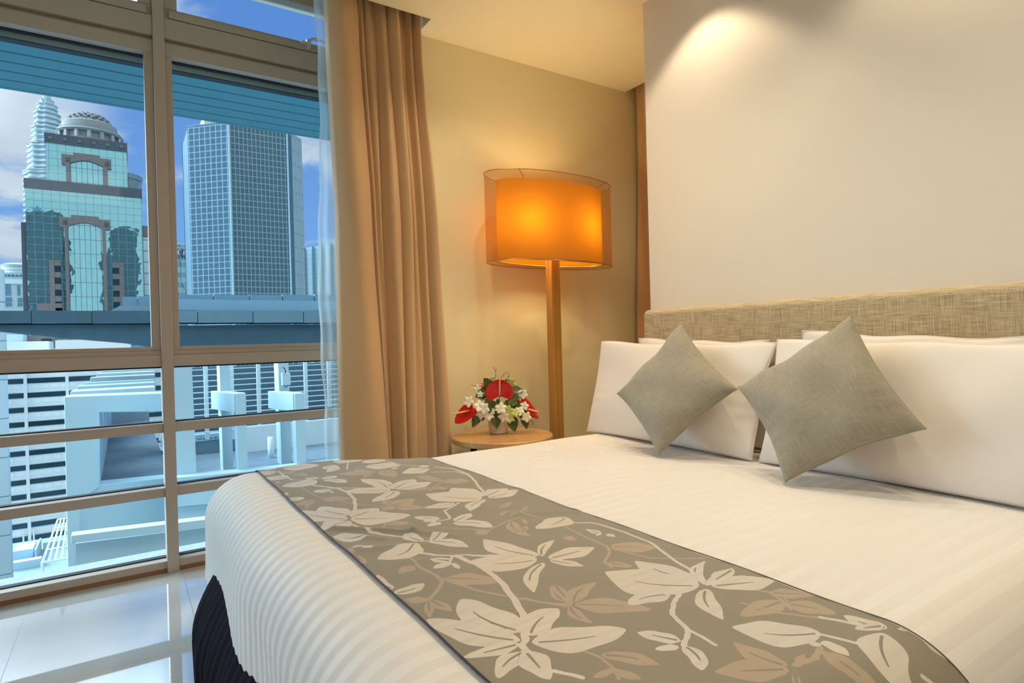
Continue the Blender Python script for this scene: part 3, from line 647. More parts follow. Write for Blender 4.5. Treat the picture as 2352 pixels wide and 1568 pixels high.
G2 = 'grey-green cushions on the bed'
pillow('cushion', nearer([(1.815, 1.722, .630), (1.975, 1.452, .907), (2.050, 1.785, 1.172), (1.885, 2.030, .857)]), .074, M['cushion'], M['cushion'],
       'smaller-looking grey-green cushion balanced on its corner, nearer the lamp', 'cushion', G2, pinch=.10, p=.46, edge_r=.0022, seed=11)
pillow('cushion', nearer([(1.785, 1.140, .634), (1.925, .790, .833), (2.035, 1.050, 1.170), (1.885, 1.385, .929)]), .082, M['cushion'], M['cushion'],
       'larger-looking grey-green cushion balanced on its corner, right of the other cushion', 'cushion', G2, pinch=.095, p=.46, edge_r=.0022, seed=14)

# ------------------------------------------------------------------ floor lamp
LX, LY = 2.105, 2.78
lamp = thing('floor_lamp', (LX, LY, 0), 'floor lamp with square oak post and glowing oval amber shade', 'lamp')
B(LX-.17, LX+.17, LY-.13, LY+.13, 0, .03).build('base', M['oak'], lamp, bevel=.004)
B(LX-.030, LX+.030, LY-.030, LY+.030, .03, 1.572).build('post', M['oak'], lamp, bevel=.002)
MB().lathe([(.007, 1.572), (.007, 1.80)], (LX, LY, 0), 12).build('stem', M['steel'], lamp)
def oval(a, b, z0, z1, n=96):
    return [[(LX+a*math.cos(2*PI*i/n), LY+b*math.sin(2*PI*i/n), z) for i in range(n+1)] for z in (z0, z1)]
def oring(a, b, z, n=96): return [(LX+a*math.cos(2*PI*i/n), LY+b*math.sin(2*PI*i/n), z) for i in range(n)]
AO, BO, AI, BI, Z0, Z1s = .435, .185, .365, .145, 1.548, 2.035
so = MB().grid(oval(AO, BO, Z0, Z1s)).build('outer_shade', M['shade_out'], lamp, smooth=True, merge=True)
so['label'] = 'see-through organza outer shade'
MB().tube(oring(AO, BO, Z0), .0022, 6, True).build('wire_ring', M['wire'], so)
MB().tube(oring(AO, BO, Z1s), .0022, 6, True).build('wire_ring', M['wire'], so)
si = MB().grid(oval(AI, BI, Z0+.012, Z1s-.035)).build('inner_shade', M['shade_in'], lamp, smooth=True, merge=True)
si['label'] = 'glowing amber inner shade'
MB().tube(oring(AI, BI, Z0+.012), .0025, 6, True).build('wire_ring', M['wire'], si)
for q in (-1, 1):
    MB().tube([(LX, LY, 1.70), (LX+q*.15, LY, 1.70), (LX+q*.185, LY, 1.715)], .006, 8).build('bulb_arm', M['steel'], lamp)
    MB().lathe([(0, 0), (.016, .004), (.026, .03), (.026, .05), (.014, .075), (0, .08)], (LX+q*.185, LY, 1.715), 20).build('bulb', emit('warm_bulb', (1, .74, .38), 12), lamp, smooth=True)
    l = bpy.data.lights.new('bulb_light', 'POINT'); l.energy = 12; l.color = (1, .74, .38); l.shadow_soft_size = .05
    lo = bpy.data.objects.new('bulb_light', l); COL.objects.link(lo); lo.location = (q*.185, 0, 1.77); lo.parent = lamp
for s in range(4):
    a = PI/4+PI/2*s
    MB().tube([(LX+AI*math.cos(a), LY+BI*math.sin(a), Z1s-.035), (LX+AO*math.cos(a), LY+BO*math.sin(a), Z1s)], .0018, 6).build('spoke', M['wire'], lamp)
MB().tube([(LX-AI, LY, Z0+.03), (LX+AI, LY, Z0+.03)], .003, 6).build('spoke', M['wire'], lamp)

# ------------------------------------------------------------------ side table
TX, TY, TZ, TR_ = 1.692, 2.722, .61, .272
tb = thing('side_table', (TX, TY, 0), 'small round oak side table between bed and tan curtain', 'table')
MB().lathe([(0, TZ-.034), (TR_-.02, TZ-.034), (TR_-.004, TZ-.030), (TR_, TZ-.026), (TR_, TZ-.004), (TR_-.004, TZ), (0, TZ)], (TX, TY, 0), 96).build('tabletop', M['oak_top'], tb, smooth=False)
for k in range(4):
    a = PI/4+PI/2*k+.35
    p = Vector((TX+.15*math.cos(a), TY+.15*math.sin(a), TZ-.034)); q = Vector((TX+.215*math.cos(a), TY+.215*math.sin(a), 0))
    MB().tube([p, q], [.018, .011], 12).build('leg', M['dark_leg'], tb, smooth=True)

# ------------------------------------------------------------------ flower arrangement
PX_, PY_ = 1.712, 2.790
fa = thing('flower_arrangement', (PX_, PY_, TZ), 'red anthurium and white orchid arrangement in white pot on the side table', 'flowers')
prof = [(0, 0), (.049, 0), (.052, .004)]
for i in range(9):
    z = .010+.0125*i; prof += [(.0525+.0011*i, z), (.0515+.0011*i, z+.004), (.0530+.0011*i, z+.008)]
prof += [(.064, .122), (.058, .122), (.055, .10), (0, .10)]
pot = MB().lathe(prof, (PX_, PY_, TZ), 56).build('pot', M['ceramic'], fa, smooth=True)
MB().lathe([(0, .098), (.054, .100), (.04, .112), (0, .118)], (PX_, PY_, TZ), 24).build('foam', M['twig'], fa)
CD = Vector((PX_, PY_, 0)).normalized()            # from the room towards the pot
VR = Vector((CD.y, -CD.x, 0)); VU = Vector((0, 0, 1)); VF = -CD   # right, up, towards the room
def fp(zx, zy, f=0):
    """offsets measured on the arrangement (in 1/5.6 px of the photo), f metres towards the room"""
    return Vector((PX_, PY_, TZ)) + VR*((zx-915)/5.6/421) + VU*((1205-zy)/5.6/421) + VF*f
def blade(base, tip, w, mat, name, bendv=(0, 0, 0), face=None, cup=.15, heart=0, n=14, m_=9, parent=fa, prof_=None):
    """leaf or petal surface from base to tip"""
    base, tip = Vector(base), Vector(tip); ax = tip-base; L = ax.length; ax.normalize()
    fc = Vector(face if face else VF); sd_ = ax.cross(fc).normalized(); fc = sd_.cross(ax).normalized()
    rows = []
    for i in range(n+1):
        t = i/n
        if heart: hw = w/2*(max(0, math.sin(PI*min(1, (t*.80+.20))))**.62); back = heart*L*(math.sin(PI*min(1, t*1.0))*0)
        else: hw = w/2*math.sin(PI*(t*.98+.01)**.8)**.8
        row = []
        for j in range(m_):
            s_ = -1+2*j/(m_-1)
            back = -heart*L*(abs(s_)**1.2)*(1-t)**2 if heart else 0
            p = base + ax*(L*t+back) + sd_*hw*s_ + fc*(cup*w*(abs(s_)**1.6) * (1-.4*t)) + Vector(bendv)*(t*t)
            row.append(p)
        rows.append(row)
    o = MB().grid(rows).build(name, mat, parent, smooth=True)
    o.modifiers.new('solid', 'SOLIDIFY').thickness = .0009
    return o
def spathe(cx, cy, tipx, tipy, w, sp0, sp1, f, face, spf=.05):
    o = blade(fp(cx, cy, f), fp(tipx, tipy, f+.012), w, M['spathe'], 'spathe', face=face, cup=.13, heart=.20, n=22, m_=17)
    o['label'] = 'glossy red spathe'
    a, b = fp(*sp0, f+.006), fp(*sp1, f+spf)
    MB().tube([a, a.lerp(b, .3), a.lerp(b, .7), a.lerp(b, .95), b], [.0045, .0052, .0046, .0036, .0012], 12).build('spadix', M['spadix'], o, smooth=True)
    MB().tube([fp(cx, cy, f), fp((cx+915)/2, (cy+1000)/2, f*.5), fp(915, 1090, 0)], .0028, 6).build('stem', M['twig'], o, smooth=True)
spathe(938, 715, 925, 492, .150, (938, 700), (945, 485), .085, tuple(VF+Vector((0, 0, .45))), .07)
spathe(600, 860, 375, 1045, .098, (545, 890), (318, 912), .06, tuple(VF+Vector((0, 0, .9))-VR*.3), .07)
spathe(1215, 790, 1420, 1030, .075, (1290, 900), (1437, 935), .03, tuple(VF*.7+Vector((0, 0, .5))+VR*.8), .03)
spathe(800, 640, 700, 560, .03, (760, 610), (566, 568), -.02, tuple(VF*.3+Vector((0, 0, 1))), 0)
LV = [(850, 620, 740, 470, .052, .03), (800, 640, 632, 712, .055, .04), (770, 720, 640, 700, .05, .05), (860, 700, 700, 600, .055, .03), (1000, 620, 975, 500, .05, .0), (1020, 640, 1250, 655, .06, .03), (1100, 700, 1165, 585, .05, .01),
      (1110, 680, 1150, 850, .055, .05), (820, 780, 800, 910, .045, .09), (770, 740, 830, 880, .04, .085), (890, 900, 895, 1100, .062, .09), (1090, 980, 1120, 1148, .060, .08), (1240, 960, 1275, 1128, .045, .05), (680, 930, 585, 1082, .050, .06),
      (1130, 760, 1060, 850, .06, .07), (1180, 780, 1130, 900, .055, .07), (1200, 870, 1385, 990, .045, .05), (740, 900, 710, 1018, .03, .05), (900, 820, 960, 790, .05, .05), (1040, 560, 1070, 500, .035, -.02), (1180, 900, 1200, 990, .05, .05),
      (760, 880, 750, 960, .045, .06), (1120, 620, 1200, 740, .06, .02), (860, 780, 830, 860, .05, .06), (1000, 800, 1090, 860, .05, .055)]
for i, (bx, by, tx, ty, w, f) in enumerate(LV):
    blade(fp(bx, by, f*.7), fp(tx, ty, f), w, M['leaf'], 'leaf', face=tuple(VF+Vector((0, 0, .5))+VR*random.uniform(-.5, .5)), cup=.10, bendv=(0, 0, -.008))
def orchid(zx, zy, f, r, seed, mat):
    rnd = random.Random(seed); c = fp(zx, zy, f); fc = (VF + VR*rnd.uniform(-.5, .5) + VU*rnd.uniform(-.3, .5)).normalized()
    s1 = fc.cross(VU).normalized(); s2 = s1.cross(fc); a0 = rnd.uniform(0, 6); mb = MB()
    for k in range(5):
        a = a0+2*PI*k/5; d = s1*math.cos(a)+s2*math.sin(a); sd_ = d.cross(fc); rows = []
        for i in range(7):
            t = i/6; hw = r*.42*math.sin(PI*(t*.9+.07)**.8)**.8
            rows.append([c + d*(r*t) + sd_*hw*q + fc*(.35*r*t*(1-.7*t) - .1*r*abs(q)) for q in (-1, -.5, 0, .5, 1)])
        mb.grid(rows)
    mb.lathe([(0, -.002), (.0035, .001), (.002, .006), (0, .007)], c+fc*.003, 8)
    o = mb.build('orchid', mat, fa, smooth=True); o.modifiers.new('solid', 'SOLIDIFY').thickness = .0008
for i, (zx, zy, f, r) in enumerate([(545, 770, .085, .034), (690, 830, .095, .038), (735, 860, .10, .036), (700, 925, .09, .034), (800, 950, .09, .030), (955, 860, .10, .036), (985, 975, .095, .034), (1180, 910, .085, .030),
                                  (1270, 990, .07, .032), (1240, 710, .03, .030), (1250, 850, .07, .026), (660, 640, .0, .026), (690, 690, .05, .02), (840, 900, .09, .02), (1210, 700, .03, .024)]):
    orchid(zx, zy, f, r, i+1, M['petal'])
for i, (zx, zy, f, r) in enumerate([(1090, 560, .02, .034), (1045, 890, .10, .030), (1060, 990, .09, .030), (860, 495, .0, .016), (1130, 915, .10, .026), (1215, 930, .08, .02)]):
    orchid(zx, zy, f, r, i+31, M['petal_green'])
for P in ([(880, 520), (898, 440), (895, 400), (868, 348)], [(895, 400), (905, 385)], [(960, 500), (1000, 445), (1045, 418), (1068, 450), (1062, 515)], [(1320, 1030), (1360, 1075), (1358, 1105)], [(1190, 820), (1240, 900), (1290, 960)], [(1065, 470), (1045, 490)]):
    MB().tube([fp(x, y, .02) for x, y in P], .0017, 6).build('twig', M['twig'], fa)
# ================================================================== OUTSIDE
def poly(pts, Y, depth, name, mat, parent=None, bevel=0):
    """a wall face surveyed from the photo, standing at distance Y, with real thickness behind it"""
    return MB().extrude([px(x, y, Y=Y) for x, y in pts], (0, depth, 0)).build(name, mat, parent, bevel=bevel)
def pbox(x0, y0, x1, y1, Y, depth, name, mat, parent=None, **k):
    a = px(x0, y1, Y=Y); b = px(x1, y0, Y=Y)
    return B(a.x, b.x, Y, Y+depth, a.z, b.z).build(name, mat, parent, **k)
def zat(x, y, Y): return px(x, y, Y=Y).z
def xat(x, y, Y): return px(x, y, Y=Y).x
tag(B(-900, 900, 30, 1600, -71, -70).build('ground', M['concrete_grey']), kind='structure')
# canopy over the window, boards on its underside
cp = MB()
yy = 4.42
cp.box(-4, 6, 4.42, 6.08, 3.222, 3.30)
for i in range(9):
    cp.box(-4, 6, 4.425+i*.184, 4.425+i*.184+.168, 3.20, 3.222)
cp.box(-4, 6, 6.05, 6.09, 3.195, 3.30)
tag(cp.build('sunshade_canopy', M['canopy'], bevel=.006), 'teal boarded sunshade canopy outside above the window', 'canopy')

# ---- neighbouring roof building: fascia beams
rb = thing('roof_parapet', (0, 22, 0), 'dark blue concrete roof parapet crossing both window panes at eye level', 'parapet')
Yr = 22
def row_px(xs, y0, y1, Y, depth, name, mat, gap=1.2):
    for a, b in zip(xs[:-1], xs[1:]): pbox(a+gap, y0, b-gap, y1, Y, depth, name, mat, rb)
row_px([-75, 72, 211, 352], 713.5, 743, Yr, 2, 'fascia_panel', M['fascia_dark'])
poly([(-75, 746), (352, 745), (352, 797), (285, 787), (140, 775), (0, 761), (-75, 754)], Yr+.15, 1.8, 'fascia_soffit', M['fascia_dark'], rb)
row_px([280, 316, 400], 681.5, 702, Yr+4, 1, 'upper_panel', M['fascia'])
poly([(275, 702), (400, 702), (400, 713), (255, 713)], Yr+3, 1, 'roof_edge', M['concrete_grey'], rb)
row_px([352, 490, 573, 649, 722, 830, 940, 1060, 1180], 677.5, 696, Yr+1.2, 1, 'upper_panel', M['fascia'])
pbox(352, 696.5, 1180, 712, Yr+.8, 1.4, 'roof_edge', plain('mid_blue_ledge', (.22, .38, .52), .8, var=.1, scale=3), rb)
row_px([352, 454, 581, 697, 820, 940, 1060, 1180], 713, 741, Yr+.3, 1.4, 'fascia_panel', M['fascia'])
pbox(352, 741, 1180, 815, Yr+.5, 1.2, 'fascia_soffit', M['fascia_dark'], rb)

# ---- concrete frame with stepped beams (left) -------------------------------------------------
fr = thing('concrete_frame', (0, 16, -6), 'pale concrete portal frame with stepped beams below the left pane', 'structure')
Yf = 16
poly([(147, 911), (383, 902), (383, 945), (228, 947), (229, 1118), (185, 1150), (182, 1420), (158, 1420)], Yf, .7, 'portal', M['concrete'], fr, bevel=.02)
poly([(176, 1118), (383, 1097), (387, 1240), (389, 1420), (183, 1420)], Yf+.05, .5, 'parapet_wall', M['concrete'], fr, bevel=.02)
ztop = zat(250, 906, Yf)
for i, (xl, yl) in enumerate([(161, 899), (176, 887), (193, 880), (207, 867), (221, 858), (233, 851), (243, 845)]):
    a = px(xl, yl, Z=ztop); Yi = a.y; xr = xat(356, 850, Yi)
    MB().box(a.x, xr, Yi, Yi+.8, ztop-.45, ztop).build('stepped_beam', M['concrete'], fr, bevel=.02)
fl = px(300, 1112, Y=Yf).z
B(px(228, 1100, Y=Yf).x-.2, px(383, 1100, Y=Yf).x+.1, Yf+.5, Yf+16, fl-.3, fl-.05).build('roof_floor', M['roof_floor'], fr)
B(px(228, 1100, Y=Yf).x-.4, px(240, 1100, Y=Yf).x-.1, Yf+.7, Yf+17, fl-.3, ztop-.5).build('side_wall', M['concrete'], fr)
B(px(228, 1100, Y=Yf).x-.2, px(383, 1100, Y=Yf).x+.1, Yf+15, Yf+15.5, fl-.3, ztop-1.0).build('end_wall', M['concrete_grey'], fr)
xk = xat(372, 950, Yf+3)
for k in range(5): MB().tube([(xk+.1, Yf+2+k*1.2, fl), (xk+.5, Yf+2.4+k*1.2, fl+1.0), (xk+.15, Yf+2.9+k*1.2, ztop-.5)], .07, 8).build('pipe', M['slat_white'], fr)
for q in (0, 1, 2): pbox(183+q*9, 950, 188+q*9, 1112, Yf-.03, .2, 'downpipe', M['concrete'], fr) if q == 9 else None
# lower ledges in front
lg = thing('stepped_ledge', (0, 12, -4), 'wide pale concrete ledge low outside the bottom pane', 'ledge')
poly([(163, 1230), (500, 1189), (500, 1208), (163, 1248)], 12.0, .25, 'coping', M['concrete'], lg, bevel=.01)
poly([(174, 1248), (500, 1208), (500, 1420), (174, 1420)], 12.2, .4, 'wall', M['fascia'], lg) if False else poly([(174, 1248), (500, 1208), (500, 1420), (174, 1420)], 12.2, .4, 'wall', M['concrete'], lg)

# ---- terrace with columns and louvres (right) ------------------------------------------------
te = thing('louvred_terrace', (0, 15, -3), 'pale terrace with square columns and horizontal louvres below the right pane', 'terrace')
Yt = 14.4
poly([(396, 820), (440, 820), (452, 1092), (404, 1096)], Yt, .9, 'corner_pier', M['concrete'], te, bevel=.015)
def bracket(x):
    poly([(x, 820), (x+24, 820), (x+27, 893), (x+34, 1085), (x+10, 1087)], Yt+.9, .5, 'column', M['concrete'], te, bevel=.012)
    a = px(x+40, 905, Y=Yt); b = px(x+64, 1085, Y=Yt)
    x0, x1 = xat(x+40, 950, Yt), xat(x+63, 950, Yt)
    MB().box(x0, x1, Yt, Yt+.35, b.z-.4, zat(x+50, 903, Yt)).build('post', M['concrete'], te, bevel=.012)
    zt_ = zat(x+50, 903, Yt)
    MB().extrude([(x0-.03, Yt+.05, zt_), (x1, Yt+.05, zt_), (x1-.28, Yt+1.1, zt_+.02), (x0-.38, Yt+1.1, zt_+.02)], (0, 0, -.42)).build('bracket', M['concrete'], te, bevel=.01)
bracket(503); bracket(638)
Yl = 18
for i in range(13):
    y = 836+i*13.2
    a = px(440, y, Y=Yl); b = px(1150, y-11, Y=Yl)
    B(a.x, b.x, Yl, Yl+.04, a.z-.022, a.z+.003).build('louvre', M['slat_white'], te)
for xx in (475, 535, 597, 660, 706, 760, 830, 900, 970, 1040, 1110):
    a = px(xx, 900, Y=Yl); B(a.x-.05, a.x+.05, Yl+.12, Yl+.2, zat(xx, 1010, Yl), zat(xx, 825, Yl)).build('louvre_post', M['slat_white'], te)
pbox(430, 815, 1150, 1000, Yl+1.2, .3, 'back_wall', M['fascia_dark'], te)
pbox(430, 1003, 570, 1075, Yl+.6, .3, 'low_wall', M['concrete_grey'], te)
pbox(430, 995, 570, 1001, Yl+.45, .3, 'rail', M['concrete'], te)
pbox(575, 985, 660, 1058, Yl+.3, 2.5, 'plant_box', M['fascia'], te, bevel=.05)
pbox(566, 975, 1150, 981, Yl-.2, .3, 'rail', M['slat_white'], te)
a = px(623, 1064, Y=16.5); MB().tube([a, (a.x, a.y, zat(623, 1003, 16.5))], .075, 14).build('vent_pipe', M['slat_white'], te, smooth=True)
pbox(740, 975, 1150, 1090, Yl+.5, .6, 'back_wall', M['fascia_dark'], te)
zf = zat(600, 1062, 16.0)
B(px(404, 1060, Y=16).x, px(1150, 1060, Y=16).x, Yt+.2, Yl+3, zf-.3, zf).build('terrace_floor', M['roof_floor'], te)
poly([(404, 1096), (575, 1081), (1150, 1019), (1150, 1095), (404, 1165)], Yt-.25, .4, 'parapet', M['concrete'], te, bevel=.02)
poly([(405, 1165), (560, 1150), (1150, 1085), (1150, 1265), (405, 1320)], Yt-.05, .4, 'outer_wall', M['concrete'], te)
el = pbox(649, 856, 667, 885, Yt+.7, .15, 'junction_box', M['concrete'], te, bevel=.01)
cpath = [px(x, y, Y=Yt+.65) for x, y in ((656, 857), (655, 848), (650, 843))]
MB().tube(cpath, .012, 6).build('cable', M['gasket'], te)
MB().tube([px(x, y, Y=Yt+.65) for x, y in ((652, 884), (657, 889), (663, 884))], .012, 6).build('cable', M['gasket'], te)

# ---- white office block, lower left -----------------------------------------------------------
Yo = 180
ob = thing('office_block', (xat(150, 1000, Yo), Yo, -70), 'white office block with dark ribbon windows low on the left', 'building')
x0o, x1o = xat(10, 1000, Yo), xat(420, 900, Yo)
B(x0o, x1o, Yo, Yo+14, -70, zat(60, 845, Yo)).build('wall', M['white_panel'], ob)
xv = [xat(58, 871, Yo), xat(154, 871, Yo), xat(262, 871, Yo), xat(375, 865, Yo)]
for k in range(11):
    yb = 871+33.15*k; zt_, zb_ = zat(60, yb-2, Yo), zat(60, yb+9.5, Yo)
    e = [x0o]+xv+[x1o]
    for a_, b_ in zip(e[:-1], e[1:]):
        B(a_+.35, b_-.35, Yo-.15, Yo+.1, zb_, zt_).build('window_band', M['dark_glass'], ob)
    pm = MB(); n = int((x1o-x0o)/1.75)
    for q in range(n): pm.box(x0o+.25+q*1.75, x0o+1.55+q*1.75, Yo-.12, Yo, zb_-1.35, zb_-.35)
    if k < 10: pm.build('panel_row', M['white_panel'], ob, bevel=.04)
for xx in xv: B(xx-.32, xx+.32, Yo-.35, Yo, -70, zat(60, 850, Yo)).build('pier', M['white_panel'], ob)
pbox(20, 1216, 160, 1249, Yo-.3, .5, 'parking_level', M['dark_glass'], ob)
for xx in (52, 76): pbox(xx, 1218, xx+3, 1250, Yo-.8, .5, 'column', M['white_panel'], ob)
lr = thing('low_roof', (-9, 100, -40), 'grey low flat roof in the bottom left of the view', 'building')
zr = -26
ya, yb_ = px(60, 1243, Z=zr).y, px(60, 1345, Z=zr).y
xa, xb = px(22, 1300, Z=zr).x-3, px(165, 1250, Z=zr).x+8
B(xa, xb, yb_-8, ya, -70, zr).build('roof', M['concrete_grey'], lr)
for (u0, v0, u1, v1, hgt) in ((30, 1262, 84, 1288, 1.2), (84, 1262, 92, 1290, 1.6), (100, 1255, 150, 1262, 1.0), (30, 1300, 95, 1306, 1.0)):
    a, b = px(u0, v1, Z=zr), px(u1, v0, Z=zr)
    B(a.x, b.x, a.y, b.y, zr, zr+hgt).build('roof_kerb', M['concrete'], lr)
# white pergola grid seen below
pg = thing('pergola_grid', tuple(px(130, 1240, Z=-13)), 'small white slatted pergola grid at the lower left, beside the concrete frame', 'pergola')
q = [px(133, 1192, Z=-13), px(170, 1187, Z=-13), px(170, 1279, Z=-13), px(97, 1291, Z=-13)]
def lerp2(u, v): return (q[0]*(1-u)+q[1]*u)*(1-v)+(q[3]*(1-u)+q[2]*u)*v
for i in range(6): MB().tube([lerp2(i/5, 0), lerp2(i/5, 1)], .07, 4).build('slat', M['slat_white'], pg)
for i in range(5): MB().tube([lerp2(0, i/4), lerp2(1, i/4)], .07, 4).build('cross_slat', M['slat_white'], pg)
for i in (0, 5):
    p_ = lerp2(i/5, 1); MB().tube([p_, (p_.x, p_.y, -26)], .1, 6).build('post', M['slat_white'], pg)
# pale tiled slab at the very left
ls = px(13, 860, Y=32)
tag(B(-12, ls.x, 32, 32.5, -70, zat(6, 618, 32)).build('tiled_slab', M['blue_panel']), 'pale blue panelled wall slab at the far left edge', 'building')

# ---- glass tower with dome ---------------------------------------------------------------------
Ya = 200
GA = facade('aqua_mirror_glass', (.44, .78, .84), (.12, .30, .34), 1.85, 1.95, .05, .05, .92, .015, var=.05)
GB = facade('aqua_tall_panes', (.44, .79, .86), (.07, .16, .20), 1.22, 3.9, .09, .03, .92, .015, offx=.4, var=.12)
GT = facade('brown_stone_tiles', (.19, .165, .165), (.10, .10, .11), 1.25, 1.3, .05, .05, 0, .7)
ta = thing('glass_tower', (-8, Ya, -70), 'aqua glass tower with brown arched bay and grey dome, left pane', 'building')
z1, z2 = 44.2, 46.8
B(-20.8, 5.1, Ya, Ya+24, -70, z1).build('lower_block', GA, ta)
B(-21.9, -20.8, Ya+.8, Ya+20, -70, 35.3).build('corner_strip', M['granite_dark'], ta)
B(5.1, 7.3, Ya+1, Ya+20, -70, 36.3).build('side_wing', facade('pale_wing_glass', (.55, .75, .8), (.2, .25, .3), 2, 3.2, .15, .1, .5, .2), ta)
B(5.1, 7.3, Ya+.9, Ya+20.1, 33.3, 36.6).build('wing_cap', M['granite'], ta)
B(-21.0, 5.3, Ya-.25, Ya+24.2, z1, z2).build('cornice', M['granite_dark'], ta)
B(-16.2, 1.9, Ya+.3, Ya+20, z2, 57.0).build('upper_block', GA, ta)
B(-16.5, 2.1, Ya, Ya+20.3, 57.0, 59.5).build('cornice', M['granite_dark'], ta)
for k in range(6): B(-15.6+3.2*k, -14.9+3.2*k, Ya-.25, Ya, 57.9, 58.6).build('bracket', M['granite'], ta)
# round shoulder on the right of the upper block
MB().lathe([(5.6, z2), (5.6, 50.8), (5.9, 50.8), (5.9, 52.2), (0, 52.2)], (.0, Ya+9.5, 0), 40).build('round_bay', facade('bay_glass', (.2, .35, .4), (.2, .2, .22), 1.3, 2, .3, .12, .6, .2), ta)
def arch_bay(x0, x1, ztop_, zbot, xi0, xi1, zspring, rise, shoulder, yo):
    s_ = MB()
    # stone surround with a shallow arched opening
    n = 14; arc = []
    for i in range(n+1):
        t = i/n; arc.append((xi0+(xi1-xi0)*t, yo, zspring+rise*math.sin(PI*t)))
    outer = [(x0+shoulder, yo, zbot), (x0+shoulder, yo, ztop_-3.4), (x0, yo, ztop_-3.4), (x0, yo, ztop_-.7), (x0+2.6, yo, ztop_-.7), (x0+2.6, yo, ztop_)]
    right = [(x1-2.6, yo, ztop_), (x1-2.6, yo, ztop_-.7), (x1, yo, ztop_-.7), (x1, yo, ztop_-3.4), (x1-shoulder, yo, ztop_-3.4), (x1-shoulder, yo, zbot)]
    s_.extrude(outer+right+[(xi1, yo, zbot)]+arc[::-1]+[(xi0, yo, zbot)], (0, 1.2, 0))
    o_ = s_.build('arch_surround', GT, ta)
    B(xi0-.2, xi1+.2, yo+.7, yo+1.0, zbot, zspring+rise+.2).build('bay_glazing', GB, ta)
    for xx in (x0+.9, x1-1.4): B(xx, xx+.9, yo-.15, yo, ztop_-2.6, ztop_-1.6).build('bracket', M['granite_dark'], ta)
arch_bay(-12.9, -1.8, 54.9, z2, -11.1, -3.8, 52.0, 1.1, .9, Ya-.5)
arch_bay(-13.8, -2.4, 37.9, -10, -12.0, -4.35, 34.8, 1.2, 1.1, Ya-.8)
# stepped brown stone stair panels either side
for (xa_, xb_, zt_, nn) in ((-16.2, -13.7, 25.6, 4), (-2.2, .45, 25.6, 4)):
    st_ = MB(); left = xa_ < -10
    cx0, cx1 = (xa_, xa_+1.1) if left else (xb_-1.1, xb_)
    st_.box(cx0, cx1, Ya-.35, Ya, 5, zt_)
    for k in range(nn+1): st_.box(xa_, xb_, Ya-.3, Ya, zt_-1.5-3.2*k, zt_-3.2*k)
    st_.build('stone_panel', GT, ta)
    for k in range(nn): B(min(xa_+1.1, xb_-1.1) if left else xa_, xb_ if left else xb_-1.1, Ya-.15, Ya, zt_-3.2*(k+1)+.05, zt_-1.55-3.2*k).build('window', M['dark_glass'], ta)
B(-19, -13.7, Ya-.3, Ya, 8, 14.0).build('stone_panel', GT, ta)
# dome
dx, dy = -6.7, Ya+8.5
MB().lathe([(8.0, 59.5), (8.0, 60.1), (7.0, 60.1), (7.0, 62.0), (7.7, 62.0), (8.1, 62.5), (7.6, 63.0), (7.6, 63.3), (6.7, 63.6), (6.5, 65.3), (6.0, 65.7), (0, 65.7)], (dx, dy, 0), 64).build('dome_drum', M['dome'], ta)
for k in range(16):
    a = 2*PI*k/16; MB().box(-.45, .45, -.35, .35, 0, 1.9)
    p = (dx+7.35*math.cos(a), dy+7.35*math.sin(a))
    MB().lathe([(.55, 60.1), (.55, 62.0)], (p[0], p[1], 0), 4).build('dome_pillar', plain('light_pillar', (.36, .38, .4), .8) if k == 0 else bpy.data.materials['light_pillar'], ta)
lat = MB(); Rd = 5.5; Hd = 3.7
def dp(t, a): return (dx+Rd*math.cos(t)*math.cos(a), dy+Rd*math.cos(t)*math.sin(a), 65.2+Hd*math.sin(t))
for k in range(18):
    for sg in (1, -1):
        lat.tube([dp(PI/2*.9*i/9, 2*PI*k/18+sg*i*.13) for i in range(10)], .2, 5)
for t in (.02, .75, 1.25): lat.tube([dp(t, 2*PI*i/36) for i in range(36)], .22, 5, True)
lat.build('lattice_dome', M['dome'], ta)

# ---- tall stepped tower far behind ----------------------------------------------------------------
Yc = 600
tt = thing('stepped_tower', (-47, Yc, -70), 'tall pale stepped tower tapering to a point, behind the domed tower', 'building')
def ring_mat():
    mt, nt, out = newmat('steel_banded_tower'); N = NT(nt); co = N.coord(); x, y, z = N.sep(co)
    w = N.math('FRACT', N.math('DIVIDE', N.math('ADD', z, 300), 4.1)); f = N.ramp(N.math('ABSOLUTE', N.math('SUBTRACT', w, .5)), .18, .30)
    pbsdf(N, out, N.mix(f, (.27, .37, .42), (.48, .56, .60)), .7, 0); return mt
RM = ring_mat()
cz = -47.0
tiers = [(15.2, -70, 143.5), (12.6, 143.5, 164.5), (9.9, 164.5, 179.6), (8.2, 179.6, 191.5), (6.4, 191.5, 198), (4.4, 198, 202), (2.6, 202, 205.5)]
for i, (r_, za, zb) in enumerate(tiers):
    pr = []
    z = max(za, 60) if i == 0 else za
    if i == 0: pr.append((r_, -70))
    while z < zb-.1:
        h_ = min(4.1, zb-z); pr += [(r_*.95, z), (r_*.95, z+h_*.55), (r_*1.03, z+h_*.6), (r_*1.03, z+h_*.95)]; z += h_
    pr.append((r_*.80, zb))
    MB().lathe(pr, (cz-.2*(i == 0), Yc, 0), 64, lobes=8, amp=.055).build('tier', RM, tt)
MB().lathe([(2.0, 205.5), (1.2, 208), (.25, 211), (0, 216)], (cz, Yc, 0), 16).build('pinnacle', M['dome'], tt)

